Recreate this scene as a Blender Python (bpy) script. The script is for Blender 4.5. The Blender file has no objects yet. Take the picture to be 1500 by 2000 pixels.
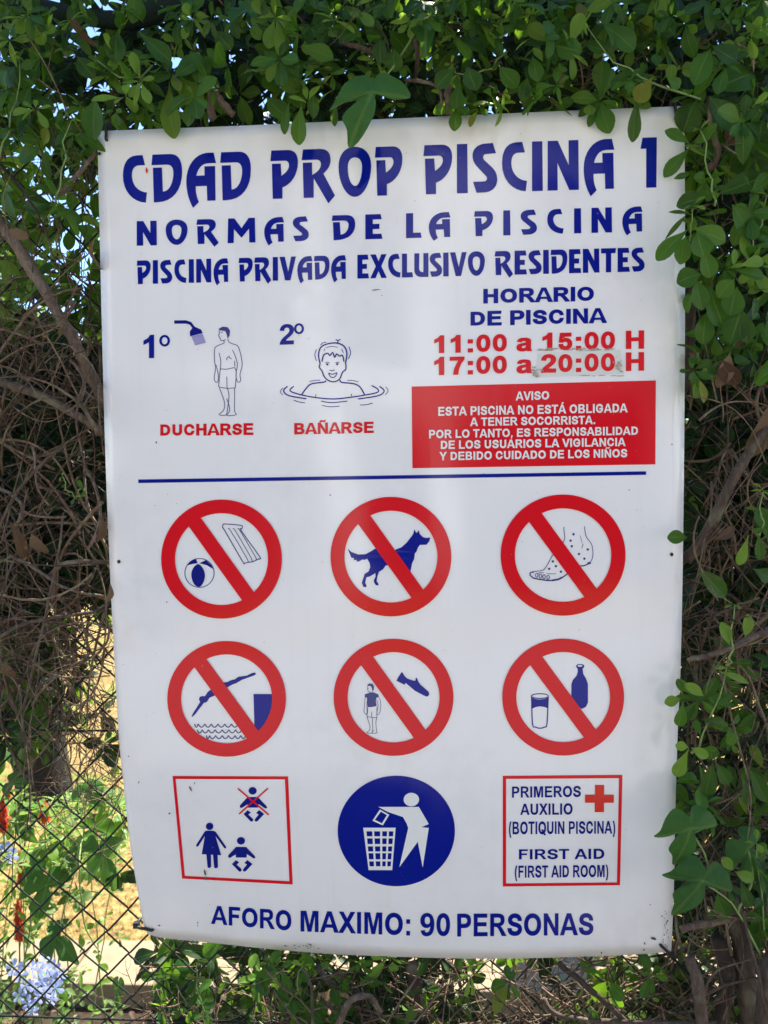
import bpy, bmesh, math, random
from mathutils import Vector, Matrix, noise as mnoise
from math import sin, cos, pi, radians

S = bpy.context.scene
COL = S.collection

# ---------------------------------------------------------------- camera
CAMP = Vector((0.0512, -1.0658, 1.4977))
YAW, PITCH, ROLL, F = -0.0561, -0.0449, -0.0150, 1500.0
fw = Vector((sin(YAW) * cos(PITCH), cos(YAW) * cos(PITCH), sin(PITCH)))
rt0 = Vector((cos(YAW), -sin(YAW), 0)); up0 = rt0.cross(fw)
RT = rt0 * cos(ROLL) + up0 * sin(ROLL); UP = -rt0 * sin(ROLL) + up0 * cos(ROLL)
cam = bpy.data.cameras.new('camera'); camo = bpy.data.objects.new('camera', cam); COL.objects.link(camo)
M = Matrix((RT, UP, -fw)).transposed().to_4x4(); M.translation = CAMP
camo.matrix_world = M
cam.sensor_fit = 'VERTICAL'; cam.sensor_height = 24.0; cam.lens = 24.0 * F / 2000.0
cam.clip_start = 0.02; cam.clip_end = 500
cam.dof.use_dof = True; cam.dof.focus_distance = 1.08; cam.dof.aperture_fstop = 4.0
S.camera = camo

# ---------------------------------------------------------------- light
SUN_EL, SUN_AZ = radians(57), radians(24)
W = bpy.data.worlds.new('World'); S.world = W; W.use_nodes = True
nt = W.node_tree; bg = nt.nodes['Background']
sky = nt.nodes.new('ShaderNodeTexSky'); sky.sky_type = 'NISHITA'; sky.sun_disc = False
sky.sun_elevation = SUN_EL; sky.sun_rotation = SUN_AZ
sky.air_density = 0.7; sky.dust_density = 0.0; sky.ozone_density = 3.0
nt.links.new(sky.outputs[0], bg.inputs[0]); bg.inputs[1].default_value = 0.11
sl = bpy.data.lights.new('sun', 'SUN'); sl.energy = 5.0; sl.angle = radians(0.55); sl.color = (1.0, 0.94, 0.84)
so = bpy.data.objects.new('sun', sl); COL.objects.link(so)
sd = Vector((sin(SUN_AZ) * cos(SUN_EL), cos(SUN_AZ) * cos(SUN_EL), sin(SUN_EL)))
so.rotation_euler = sd.to_track_quat('Z', 'Y').to_euler()
S.view_settings.view_transform = 'Standard'; S.view_settings.look = 'None'
S.view_settings.gamma = 1; S.view_settings.use_curve_mapping = False
S.view_settings.exposure = 2.08

# ---------------------------------------------------------------- helpers
def ray(px, py):
    return (fw + RT * ((px - 750) / F) - UP * ((py - 1000) / F))
def at(px, py, Y):
    """the spot on the upright plane y = Y seen at this spot of the survey photograph"""
    d = ray(px, py)
    return CAMP + d * ((Y - CAMP.y) / d.y)

def tag(o, label=None, cat=None, group=None, kind=None):
    if label: o['label'] = label
    if cat: o['category'] = cat
    if group: o['group'] = group
    if kind: o['kind'] = kind
    return o
def empty(name, loc, label, cat, group=None):
    o = bpy.data.objects.new(name, None); COL.objects.link(o); o.location = loc
    o.empty_display_size = 0.05
    return tag(o, label, cat, group)
def wloc(o):
    v = Vector((0, 0, 0))
    while o is not None:
        v += Vector(o.location); o = o.parent
    return v
class MB:
    def __init__(s): s.v = []; s.f = []; s.m = []; s.a = {}; s.sm = True
    def add(s, vs, fs, mi=0, **attrs):
        b = len(s.v); s.v.extend(vs); s.f.extend([tuple(i + b for i in f) for f in fs]); s.m.extend([mi] * len(fs))
        for k, val in attrs.items():
            L = s.a.setdefault(k, [])
            L.extend([0.0] * (b - len(L)))
            L.extend(val if hasattr(val, '__len__') else [val] * len(vs))
    def mesh(s, name, mats):
        me = bpy.data.meshes.new(name)
        me.from_pydata([tuple(v) for v in s.v], [], s.f)
        for m in mats: me.materials.append(m)
        if len(mats) > 1: me.polygons.foreach_set('material_index', s.m)
        for k, L in s.a.items():
            L.extend([0.0] * (len(s.v) - len(L)))
            at_ = me.attributes.new(k, 'FLOAT', 'POINT'); at_.data.foreach_set('value', L)
        if s.sm: me.polygons.foreach_set('use_smooth', [True] * len(me.polygons))
        me.update(); return me
    def build(s, name, mats, parent=None, kind=None, local=False):
        if not isinstance(mats, (list, tuple)): mats = [mats]
        if parent is not None and not local:
            off = wloc(parent); s.v = [Vector(v) - off for v in s.v]
        o = bpy.data.objects.new(name, s.mesh(name, mats)); COL.objects.link(o)
        if parent is not None: o.parent = parent
        if kind: o['kind'] = kind
        return o
def place(name, me, mat, parent):
    """link a copy of a shared mesh at a world matrix under a parent"""
    o = bpy.data.objects.new(name, me); COL.objects.link(o); o.parent = parent
    mm = mat.copy(); mm.translation = mat.translation - wloc(parent)
    o.matrix_local = mm
    return o

def tube(mb, pts, rad, n=5, mi=0, cap=True, **attrs):
    pts = [Vector(p) for p in pts]
    if not hasattr(rad, '__len__'): rad = [rad] * len(pts)
    vs = []; ref = None
    for i, p in enumerate(pts):
        t = (pts[min(i + 1, len(pts) - 1)] - pts[max(i - 1, 0)])
        if t.length < 1e-9: t = Vector((0, 0, 1))
        t.normalize()
        if ref is None: ref = t.orthogonal().normalized()
        ref = (ref - t * ref.dot(t))
        if ref.length < 1e-6: ref = t.orthogonal()
        ref.normalize(); b = t.cross(ref)
        for k in range(n):
            a = 2 * pi * k / n
            vs.append(p + (ref * cos(a) + b * sin(a)) * rad[i])
    fs = []
    for i in range(len(pts) - 1):
        for k in range(n):
            fs.append((i * n + k, i * n + (k + 1) % n, (i + 1) * n + (k + 1) % n, (i + 1) * n + k))
    if cap:
        fs.append(tuple(range(n - 1, -1, -1))); fs.append(tuple(range((len(pts) - 1) * n, len(pts) * n)))
    mb.add(vs, fs, mi, **attrs)
def box(mb, lo, hi, mi=0):
    x0, y0, z0 = lo; x1, y1, z1 = hi
    vs = [Vector(p) for p in ((x0,y0,z0),(x1,y0,z0),(x1,y1,z0),(x0,y1,z0),(x0,y0,z1),(x1,y0,z1),(x1,y1,z1),(x0,y1,z1))]
    mb.add(vs, [(0,3,2,1),(4,5,6,7),(0,1,5,4),(1,2,6,5),(2,3,7,6),(3,0,4,7)], mi)
def catmull(P, k=5, closed=False):
    P = [tuple(p) for p in P]; n = len(P); out = []; D = len(P[0])
    rng = range(n) if closed else range(n - 1)
    for i in rng:
        g = (lambda j: P[j % n]) if closed else (lambda j: P[min(max(j, 0), n - 1)])
        a, b, c, d = g(i - 1), g(i), g(i + 1), g(i + 2)
        for s in range(k):
            t = s / k
            out.append(tuple(0.5 * ((2*b[q]) + (-a[q]+c[q])*t + (2*a[q]-5*b[q]+4*c[q]-d[q])*t*t + (-a[q]+3*b[q]-3*c[q]+d[q])*t**3) for q in range(D)))
    if not closed: out.append(P[-1])
    return out

# ---------------------------------------------------------------- materials
def mat(name):
    m = bpy.data.materials.new(name); m.use_nodes = True
    return m, m.node_tree, m.node_tree.nodes['Principled BSDF']
def N(t, kind, **kw):
    n = t.nodes.new('ShaderNode' + kind)
    for k, v in kw.items(): setattr(n, k, v)
    return n
def ramp(t, fac, stops):
    r = N(t, 'ValToRGB'); e = r.color_ramp.elements
    while len(e) < len(stops): e.new(0.5)
    for i, (p, c) in enumerate(stops):
        e[i].position = p; e[i].color = (*c, 1) if len(c) == 3 else c
    t.links.new(fac, r.inputs[0]); return r.outputs[0]
def noise(t, scale, detail=4, vec=None, rough=0.55):
    n = N(t, 'TexNoise'); n.inputs['Scale'].default_value = scale; n.inputs['Detail'].default_value = detail
    n.inputs['Roughness'].default_value = rough
    if vec is None: vec = N(t, 'NewGeometry').outputs['Position']
    t.links.new(vec, n.inputs['Vector']); return n.outputs['Fac']
def math_(t, op, a, b=None, c=None):
    n = N(t, 'Math', operation=op)
    for i, x in enumerate((a, b, c)):
        if x is None: continue
        if isinstance(x, (int, float)): n.inputs[i].default_value = x
        else: t.links.new(x, n.inputs[i])
    return n.outputs[0]
def mixc(t, fac, a, b, mode='MIX'):
    n = N(t, 'Mix', data_type='RGBA', blend_type=mode)
    for i, x in ((0, fac), (6, a), (7, b)):
        if isinstance(x, (int, float)): n.inputs[i].default_value = x
        elif isinstance(x, tuple): n.inputs[i].default_value = (*x, 1)
        else: t.links.new(x, n.inputs[i])
    return n.outputs[2]
def bump(t, b, h, dist=0.001, strength=0.6):
    n = N(t, 'Bump'); n.inputs['Distance'].default_value = dist; n.inputs['Strength'].default_value = strength
    t.links.new(h, n.inputs['Height']); t.links.new(n.outputs[0], b.inputs['Normal']); return n.outputs[0]
def simple(name, c, rough=0.6, var=0.15, scale=30, spec=0.5, bmp=0.0):
    m, t, b = mat(name)
    f = noise(t, scale)
    lo = tuple(x * (1 - var) for x in c); hi = tuple(min(1, x * (1 + var)) for x in c)
    t.links.new(ramp(t, f, [(0.3, lo), (0.7, hi)]), b.inputs['Base Color'])
    b.inputs['Roughness'].default_value = rough; b.inputs['Specular IOR Level'].default_value = spec
    if bmp: bump(t, b, f, bmp)
    return m

def leaf_mat(name, stops, trans, tmix=0.38, rough=0.42, vein=(0.20, 0.30, 0.08), veinf=0.35):
    m, t, b = mat(name)
    oi = N(t, 'ObjectInfo'); ta = N(t, 'Attribute', attribute_name='tone')
    rnd = math_(t, 'FRACT', math_(t, 'ADD', oi.outputs['Random'], ta.outputs['Fac']))
    base = ramp(t, rnd, stops)
    rib = N(t, 'Attribute', attribute_name='rib').outputs['Fac']
    alo = N(t, 'Attribute', attribute_name='along').outputs['Fac']
    # blotches over the blade
    blot = noise(t, 90, 3)
    base = mixc(t, math_(t, 'MULTIPLY', math_(t, 'SUBTRACT', blot, 0.35), 0.7), base, tuple(min(1, x * 1.5) for x in stops[len(stops)//2][1]))
    mid = math_(t, 'SUBTRACT', 1.0, math_(t, 'MULTIPLY', rib, 11.0)); mid.node.use_clamp = True
    w = math_(t, 'SINE', math_(t, 'MULTIPLY', math_(t, 'SUBTRACT', alo, math_(t, 'MULTIPLY', rib, 0.16)), 62.0))
    side = math_(t, 'SUBTRACT', w, 0.86); side = math_(t, 'MULTIPLY', side, 3.0); side.node.use_clamp = True
    vf = math_(t, 'MAXIMUM', mid, math_(t, 'MULTIPLY', side, 0.35))
    col = mixc(t, math_(t, 'MULTIPLY', vf, veinf), base, vein)
    t.links.new(col, b.inputs['Base Color'])
    b.inputs['Roughness'].default_value = rough; b.inputs['Specular IOR Level'].default_value = 0.22
    nrm = bump(t, b, math_(t, 'ADD', math_(t, 'MULTIPLY', vf, -1.0), math_(t, 'MULTIPLY', blot, 0.8)), 0.0006, 0.6)
    tr = N(t, 'BsdfTranslucent'); t.links.new(mixc(t, 0.35, trans, col), tr.inputs[0]); t.links.new(nrm, tr.inputs['Normal'])
    mx = N(t, 'MixShader'); mx.inputs[0].default_value = tmix
    t.links.new(b.outputs[0], mx.inputs[1]); t.links.new(tr.outputs[0], mx.inputs[2])
    t.links.new(mx.outputs[0], t.nodes['Material Output'].inputs[0])
    return m
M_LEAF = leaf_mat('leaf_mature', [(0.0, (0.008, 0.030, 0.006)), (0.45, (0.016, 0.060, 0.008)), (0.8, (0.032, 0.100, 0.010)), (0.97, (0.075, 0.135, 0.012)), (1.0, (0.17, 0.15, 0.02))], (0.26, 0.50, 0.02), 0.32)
M_SHADED = leaf_mat('leaf_shaded', [(0.0, (0.003, 0.010, 0.003)), (0.6, (0.006, 0.024, 0.005)), (1.0, (0.014, 0.042, 0.007))], (0.10, 0.22, 0.02), 0.08, 0.55)  # mature leaf darkened for the deep layers: hedge shade put into its colour
M_YOUNG = leaf_mat('leaf_young', [(0.0, (0.06, 0.14, 0.02)), (1.0, (0.13, 0.23, 0.03))], (0.45, 0.68, 0.06), 0.42)
M_VINE = leaf_mat('leaf_vine', [(0.0, (0.014, 0.062, 0.015)), (1.0, (0.028, 0.095, 0.018))], (0.18, 0.38, 0.03), 0.28, 0.5)
M_DRY = leaf_mat('leaf_dry', [(0.0, (0.05, 0.028, 0.018)), (0.5, (0.10, 0.060, 0.036)), (1.0, (0.22, 0.16, 0.10))], (0.35, 0.18, 0.08), 0.25, 0.7, (0.3, 0.2, 0.1))
M_FARLEAF = leaf_mat('leaf_far', [(0.0, (0.025, 0.06, 0.014)), (1.0, (0.07, 0.13, 0.028))], (0.35, 0.5, 0.05), 0.35, 0.5)

def bark(name, c1, c2, scale=60, depth=0.0015):
    m, t, b = mat(name)
    g = N(t, 'NewGeometry'); mp = N(t, 'Mapping'); mp.inputs['Scale'].default_value = (1, 1, 0.3); mp.inputs['Rotation'].default_value = (0, radians(28), 0)
    t.links.new(g.outputs['Position'], mp.inputs[0])
    f = noise(t, scale, 8, mp.outputs[0], 0.75); f0 = noise(t, scale * .18, 4)
    oi = N(t, 'ObjectInfo'); ta = N(t, 'Attribute', attribute_name='tone')
    r = math_(t, 'FRACT', math_(t, 'ADD', oi.outputs['Random'], ta.outputs['Fac']))
    col = ramp(t, f, [(0.25, tuple(x * .45 for x in c1)), (0.5, c1), (0.78, c2)])
    col = mixc(t, math_(t, 'MULTIPLY', r, 0.85), col, tuple(x * 0.18 for x in c1))
    col = mixc(t, ramp(t, f0, [(0.5, (0, 0, 0)), (0.68, (0.6, 0.6, 0.6))]), col, (c2[0]*.55, c2[1]*.62, c2[2]*.5))
    t.links.new(col, b.inputs['Base Color']); b.inputs['Roughness'].default_value = 0.88
    b.inputs['Specular IOR Level'].default_value = 0.2
    bump(t, b, f, depth, 1.0)
    return m
M_TWIG = bark('dry_twig', (0.16, 0.100, 0.066), (0.42, 0.325, 0.235), 150)
M_BRANCH = bark('branch_bark', (0.15, 0.105, 0.080), (0.36, 0.28, 0.22), 140, 0.003)
M_TRUNK = bark('trunk_bark', (0.070, 0.058, 0.048), (0.17, 0.145, 0.12), 34, 0.03)
M_STEM = simple('green_stem', (0.16, 0.24, 0.06), 0.55, 0.25, 60)
M_WIRE = simple('green_black_wire', (0.010, 0.014, 0.011), 0.6, 0.4, 200, 0.25)
M_TIE = simple('black_plastic', (0.010, 0.010, 0.011), 0.4, 0.1, 100)
M_RUST = simple('rusty_wire', (0.06, 0.035, 0.02), 0.8, 0.4, 200)
M_NET = simple('shade_net', (0.012, 0.022, 0.018), 0.9, 0.4, 300, 0.2, 0.001)

# ---------------------------------------------------------------- sheet surface of the sign
def bend(x, z):
    t = max(0.0, (1.27 - z) / 0.45)
    b = (0.043 - 0.030 * x) * t * t
    tl = max(0.0, (z - 1.75) / 0.24) * max(0.0, (x - 0.1) / 0.3)
    w = 0.0016 * sin(x * 9 + 1.0) * sin(z * 4.3) + 0.0010 * sin(z * 11 + x * 5) + 0.0012 * sin(x * 17 + z * 3)
    return b + 0.006 * tl * tl + w
def seen(p):
    d = Vector(p) - CAMP; w = d.dot(fw)
    return 750 + F * d.dot(RT) / w, 1000 - F * d.dot(UP) / w
def onsign(px, py, lift=0.0):
    Y = 0.0
    for _ in range(5):
        p = at(px, py, Y - lift); Y = bend(p.x, p.z)
    return at(px, py, Y - lift)

def stain_white(name):
    m, t, b = mat(name)
    g = N(t, 'NewGeometry'); sx = N(t, 'SeparateXYZ'); t.links.new(g.outputs['Position'], sx.inputs[0])
    x, z = sx.outputs[0], sx.outputs[2]
    top = math_(t, 'MULTIPLY', math_(t, 'SUBTRACT', z, 1.90), 11.0); top.node.use_clamp = True
    n1 = noise(t, 7, 5); n1b = noise(t, 26, 4)
    f = math_(t, 'MULTIPLY', top, ramp(t, n1, [(0.42, (0, 0, 0)), (0.68, (1, 1, 1))]))
    col = mixc(t, math_(t, 'MULTIPLY', f, 0.75), (0.775, 0.762, 0.768), (0.56, 0.55, 0.44))
    # algae film creeping in from the right hand edge beside the leaves
    rgt = math_(t, 'MULTIPLY', math_(t, 'SUBTRACT', x, 0.345), 16.0); rgt.node.use_clamp = True
    zz = math_(t, 'MULTIPLY', math_(t, 'SUBTRACT', z, 1.52), 6.0); zz.node.use_clamp = True
    f2 = math_(t, 'MULTIPLY', math_(t, 'MULTIPLY', rgt, zz), ramp(t, n1, [(0.4, (0, 0, 0)), (0.6, (1, 1, 1))]))
    col = mixc(t, math_(t, 'MULTIPLY', f2, 0.5), col, (0.60, 0.60, 0.42))
    bot = math_(t, 'MULTIPLY', math_(t, 'SUBTRACT', 1.10, z), 3.0); bot.node.use_clamp = True
    f3 = math_(t, 'MULTIPLY', bot, ramp(t, noise(t, 9, 6), [(0.45, (0, 0, 0)), (0.8, (1, 1, 1))]))
    col = mixc(t, math_(t, 'MULTIPLY', f3, 0.35), col, (0.48, 0.46, 0.43))
    sm = math_(t, 'MULTIPLY', ramp(t, noise(t, 3.2, 3), [(0.48, (0, 0, 0)), (0.7, (1, 1, 1))]), ramp(t, noise(t, 30, 6), [(0.42, (0, 0, 0)), (0.66, (1, 1, 1))]))
    col = mixc(t, math_(t, 'MULTIPLY', sm, 0.28), col, (0.50, 0.49, 0.47))
    # fine specks and vertical run marks
    sp = noise(t, 160, 2); col = mixc(t, ramp(t, sp, [(0.75, (0, 0, 0)), (0.80, (0.45, 0.45, 0.45))]), col, (0.35, 0.32, 0.28))
    mp = N(t, 'Mapping'); mp.inputs['Scale'].default_value = (60, 1, 2.0); t.links.new(g.outputs['Position'], mp.inputs[0])
    run = noise(t, 1.0, 4, mp.outputs[0])
    col = mixc(t, math_(t, 'MULTIPLY', ramp(t, run, [(0.55, (0, 0, 0)), (0.75, (1, 1, 1))]), 0.08), col, (0.50, 0.50, 0.46))
    t.links.new(col, b.inputs['Base Color'])
    b.inputs['Specular IOR Level'].default_value = 0.6
    t.links.new(ramp(t, n1b, [(0.3, (0.07,) * 3), (0.7, (0.13,) * 3)]), b.inputs['Roughness'])
    bump(t, b, noise(t, 5, 2), 0.0012, 0.5)
    return m
M_WHITE = stain_white('weathered_white_board')
def ink(name, c, r=0.11):
    m, t, b = mat(name)
    f = noise(t, 14, 5); f2 = noise(t, 220, 2)
    col = mixc(t, math_(t, 'MULTIPLY', f, 0.14), c, tuple(min(1, x * 1.25 + 0.01) for x in c))
    col = mixc(t, ramp(t, f2, [(0.74, (0, 0, 0)), (0.80, (0.3, 0.3, 0.3))]), col, (0.5, 0.5, 0.55))
    t.links.new(col, b.inputs['Base Color']); b.inputs['Roughness'].default_value = r; b.inputs['Specular IOR Level'].default_value = 0.33
    bump(t, b, noise(t, 5, 2), 0.0012, 0.5)
    return m
M_BLUE = ink('blue_vinyl', (0.001, 0.007, 0.22)); M_RED = ink('red_vinyl', (0.62, 0.006, 0.014))
M_DBLUE = ink('dark_blue_vinyl', (0.004, 0.009, 0.18))
M_PRINT = ink('white_vinyl', (0.72, 0.72, 0.72)); M_LILAC = ink('lilac_vinyl', (0.30, 0.28, 0.50))
M_LINE = ink('slate_line_vinyl', (0.05, 0.055, 0.20)); M_ORANGE = ink('orange_red_vinyl', (0.60, 0.035, 0.02))
M_GRIME = simple('grime', (0.10, 0.08, 0.06), 0.9, 0.4, 200, 0.1); M_GLUE = simple('old_glue', (0.34, 0.29, 0.24), 0.8, 0.3, 150, 0.1)
M_PATCH = simple('patch_sticker', (0.64, 0.63, 0.60), 0.5, 0.06, 60)

# ---- board
LEFT = [(190,256),(203,800),(214,1100),(229.5,1400),(240,1520),(255,1655),(268.5,1739),(280,1806)]
BOT = [(280,1806),(288,1824),(318,1832),(400,1840),(500,1851),(600,1860),(700,1866),(900,1872),(1060,1871),(1180,1867),(1260,1863),(1311,1859)]
RIGHT = [(1337,207),(1338,600),(1335,1000),(1330,1280),(1323.6,1435),(1319,1590),(1316,1745),(1311,1859)]
TOP = [(190,256),(480,245),(760,232),(1000,221),(1150,214.5),(1337,207)]
def resample(P, n):
    P = catmull(P, 8); L = [0]
    for a, b in zip(P, P[1:]): L.append(L[-1] + math.dist(a, b))
    out = []; j = 0
    for i in range(n + 1):
        s = L[-1] * i / n
        while j < len(P) - 2 and L[j + 1] < s: j += 1
        u = (s - L[j]) / max(1e-9, L[j + 1] - L[j]); u = min(1, max(0, u))
        out.append((P[j][0] + (P[j+1][0]-P[j][0]) * u, P[j][1] + (P[j+1][1]-P[j][1]) * u))
    return out
SIGN = empty('pool_rules_sign', onsign(760, 1872, 0), 'large white board of pool rules in blue and red, tied to the wire fence', 'sign')
NX, NY = 48, 72
lf, rg, tp, bt = resample(LEFT, NY), resample(RIGHT, NY), resample(TOP, NX), resample(BOT, NX)
mb = MB(); grid = []
for j in range(NY + 1):
    t_ = j / NY
    for i in range(NX + 1):
        s = i / NX
        q = [ (1-s)*lf[j][k] + s*rg[j][k] + (1-t_)*tp[i][k] + t_*bt[i][k]
              - ((1-s)*(1-t_)*lf[0][k] + s*(1-t_)*rg[0][k] + (1-s)*t_*lf[-1][k] + s*t_*rg[-1][k]) for k in (0, 1)]
        grid.append(onsign(q[0], q[1], 0.0))
nv = len(grid); vs = grid + [g + Vector((0, 0.003, 0)) for g in grid]; fs = []
ix = lambda i, j: j * (NX + 1) + i
for j in range(NY):
    for i in range(NX):
        a, b_, c, d = ix(i, j), ix(i+1, j), ix(i+1, j+1), ix(i, j+1)
        fs.append((a, d, c, b_)); fs.append((a+nv, b_+nv, c+nv, d+nv))
for i in range(NX):
    for j, fl in ((0, 0), (NY, 1)):
        a, b_ = ix(i, j), ix(i+1, j); q = (a, b_, b_+nv, a+nv); fs.append(q if not fl else q[::-1])
for j in range(NY):
    for i, fl in ((0, 1), (NX, 0)):
        a, b_ = ix(i, j), ix(i, j+1); q = (a, b_, b_+nv, a+nv); fs.append(q if not fl else q[::-1])
mb.add(vs, fs); mb.build('board', M_WHITE, SIGN)

# ---- flat print: outlines in the drawing grid of the artwork, laid on the sheet
LAY = [0]
def lift(layer):
    LAY[0] += 1
    return 0.0005 + layer * 0.00035 + (LAY[0] % 12) * 0.00001
def fill(contours):
    cu = bpy.data.curves.new('c', 'CURVE'); cu.dimensions = '2D'; cu.fill_mode = 'BOTH'
    for C in contours:
        sp = cu.splines.new('POLY'); sp.points.add(len(C) - 1)
        for p, c in zip(sp.points, C): p.co = (c[0], -c[1], 0, 1)
        sp.use_cyclic_u = True
    o = bpy.data.objects.new('c', cu); me = o.to_mesh()
    V = [(v.co.x, -v.co.y) for v in me.vertices]; Fc = [tuple(p.vertices) for p in me.polygons]
    o.to_mesh_clear(); bpy.data.objects.remove(o); bpy.data.curves.remove(cu)
    return V, Fc
def to_sheet(V, Fc, lf_, mb, mi=0, dice=None):
    if dice:
        bm = bmesh.new(); vv = [bm.verts.new((x, y, 0)) for x, y in V]
        for f in Fc:
            try: bm.faces.new([vv[i] for i in f])
            except ValueError: pass
        xs = [v[0] for v in V]; ys = [v[1] for v in V]
        for ax, lo, hi in ((0, min(xs), max(xs)), (1, min(ys), max(ys))):
            c = math.ceil(lo / dice) * dice
            while c < hi:
                co = (c, 0, 0) if ax == 0 else (0, c, 0); no = (1, 0, 0) if ax == 0 else (0, 1, 0)
                bmesh.ops.bisect_plane(bm, geom=bm.verts[:] + bm.edges[:] + bm.faces[:], plane_co=co, plane_no=no, dist=1e-4)
                c += dice
        bm.verts.ensure_lookup_table(); bm.verts.index_update()
        V = [(v.co.x, v.co.y) for v in bm.verts]; Fc = [tuple(v.index for v in f.verts) for f in bm.faces]; bm.free()
    P = [onsign(x, y, lf_) for x, y in V]; out = []
    for f in Fc:
        n = (P[f[1]] - P[f[0]]).cross(P[f[2]] - P[f[0]])
        out.append(f if n.y < 0 else f[::-1])
    mb.add(P, out, mi)
def stroke(P, w, smooth=4, closed=False):
    if smooth > 1 and len(P) > 2: P = catmull(P, smooth, closed)
    if closed: P = list(P) + [P[0]]
    V = []; Fc = []
    for i, p in enumerate(P):
        a = P[max(i-1, 0)]; b = P[min(i+1, len(P)-1)]
        if closed and i in (0, len(P)-1): a, b = P[-2], P[1]
        dx, dy = b[0]-a[0], b[1]-a[1]; l = math.hypot(dx, dy) or 1; nx, ny = -dy/l*w/2, dx/l*w/2
        V += [(p[0]+nx, p[1]+ny), (p[0]-nx, p[1]-ny)]
        if i: k = 2*i; Fc.append((k-2, k-1, k+1, k))
    return V, Fc
def zm(P, Z): return [(Z[0] + x / Z[2], Z[1] + y / Z[2]) for x, y in P]
def ell(cx, cy, rx, ry, n=48): return [(cx + rx*cos(2*pi*i/n), cy + ry*sin(2*pi*i/n)) for i in range(n)]
class Art:
    """collects filled outlines and strokes, given in the measuring grid Z, into one printed part"""
    def __init__(s, Z=(0, 0, 1)): s.mb = MB(); s.mb.sm = False; s.Z = Z
    def poly(s, *cs, layer=0, mi=0, dice=None, smooth=0):
        cs = [catmull(c, smooth, True) if smooth else c for c in cs]
        V, Fc = fill([zm(c, s.Z) for c in cs]); to_sheet(V, Fc, lift(layer), s.mb, mi, dice); return s
    def line(s, P, w, layer=0, mi=0, smooth=4, closed=False):
        V, Fc = stroke(zm(P, s.Z), w / s.Z[2], smooth, closed); to_sheet(V, Fc, lift(layer), s.mb, mi); return s
    def dot(s, x, y, r, layer=0, mi=0, n=14): return s.poly(ell(x, y, r, r, n), layer=layer, mi=mi)
    def build(s, name, mats, parent=SIGN): return s.mb.build(name, mats, parent)

def warp(V, q):
    """unit box (0..1, baseline 0, capitals 1) -> quad q = top left, top right, bottom right, bottom left"""
    (ax, ay), (bx, by), (cx, cy), (dx, dy) = q; out = []
    for u, v in V:
        tx, ty = ax + (bx-ax)*u, ay + (by-ay)*u; lx, ly = dx + (cx-dx)*u, dy + (cy-dy)*u
        out.append((lx + (tx-lx)*v, ly + (ty-ly)*v))
    return out
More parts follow.
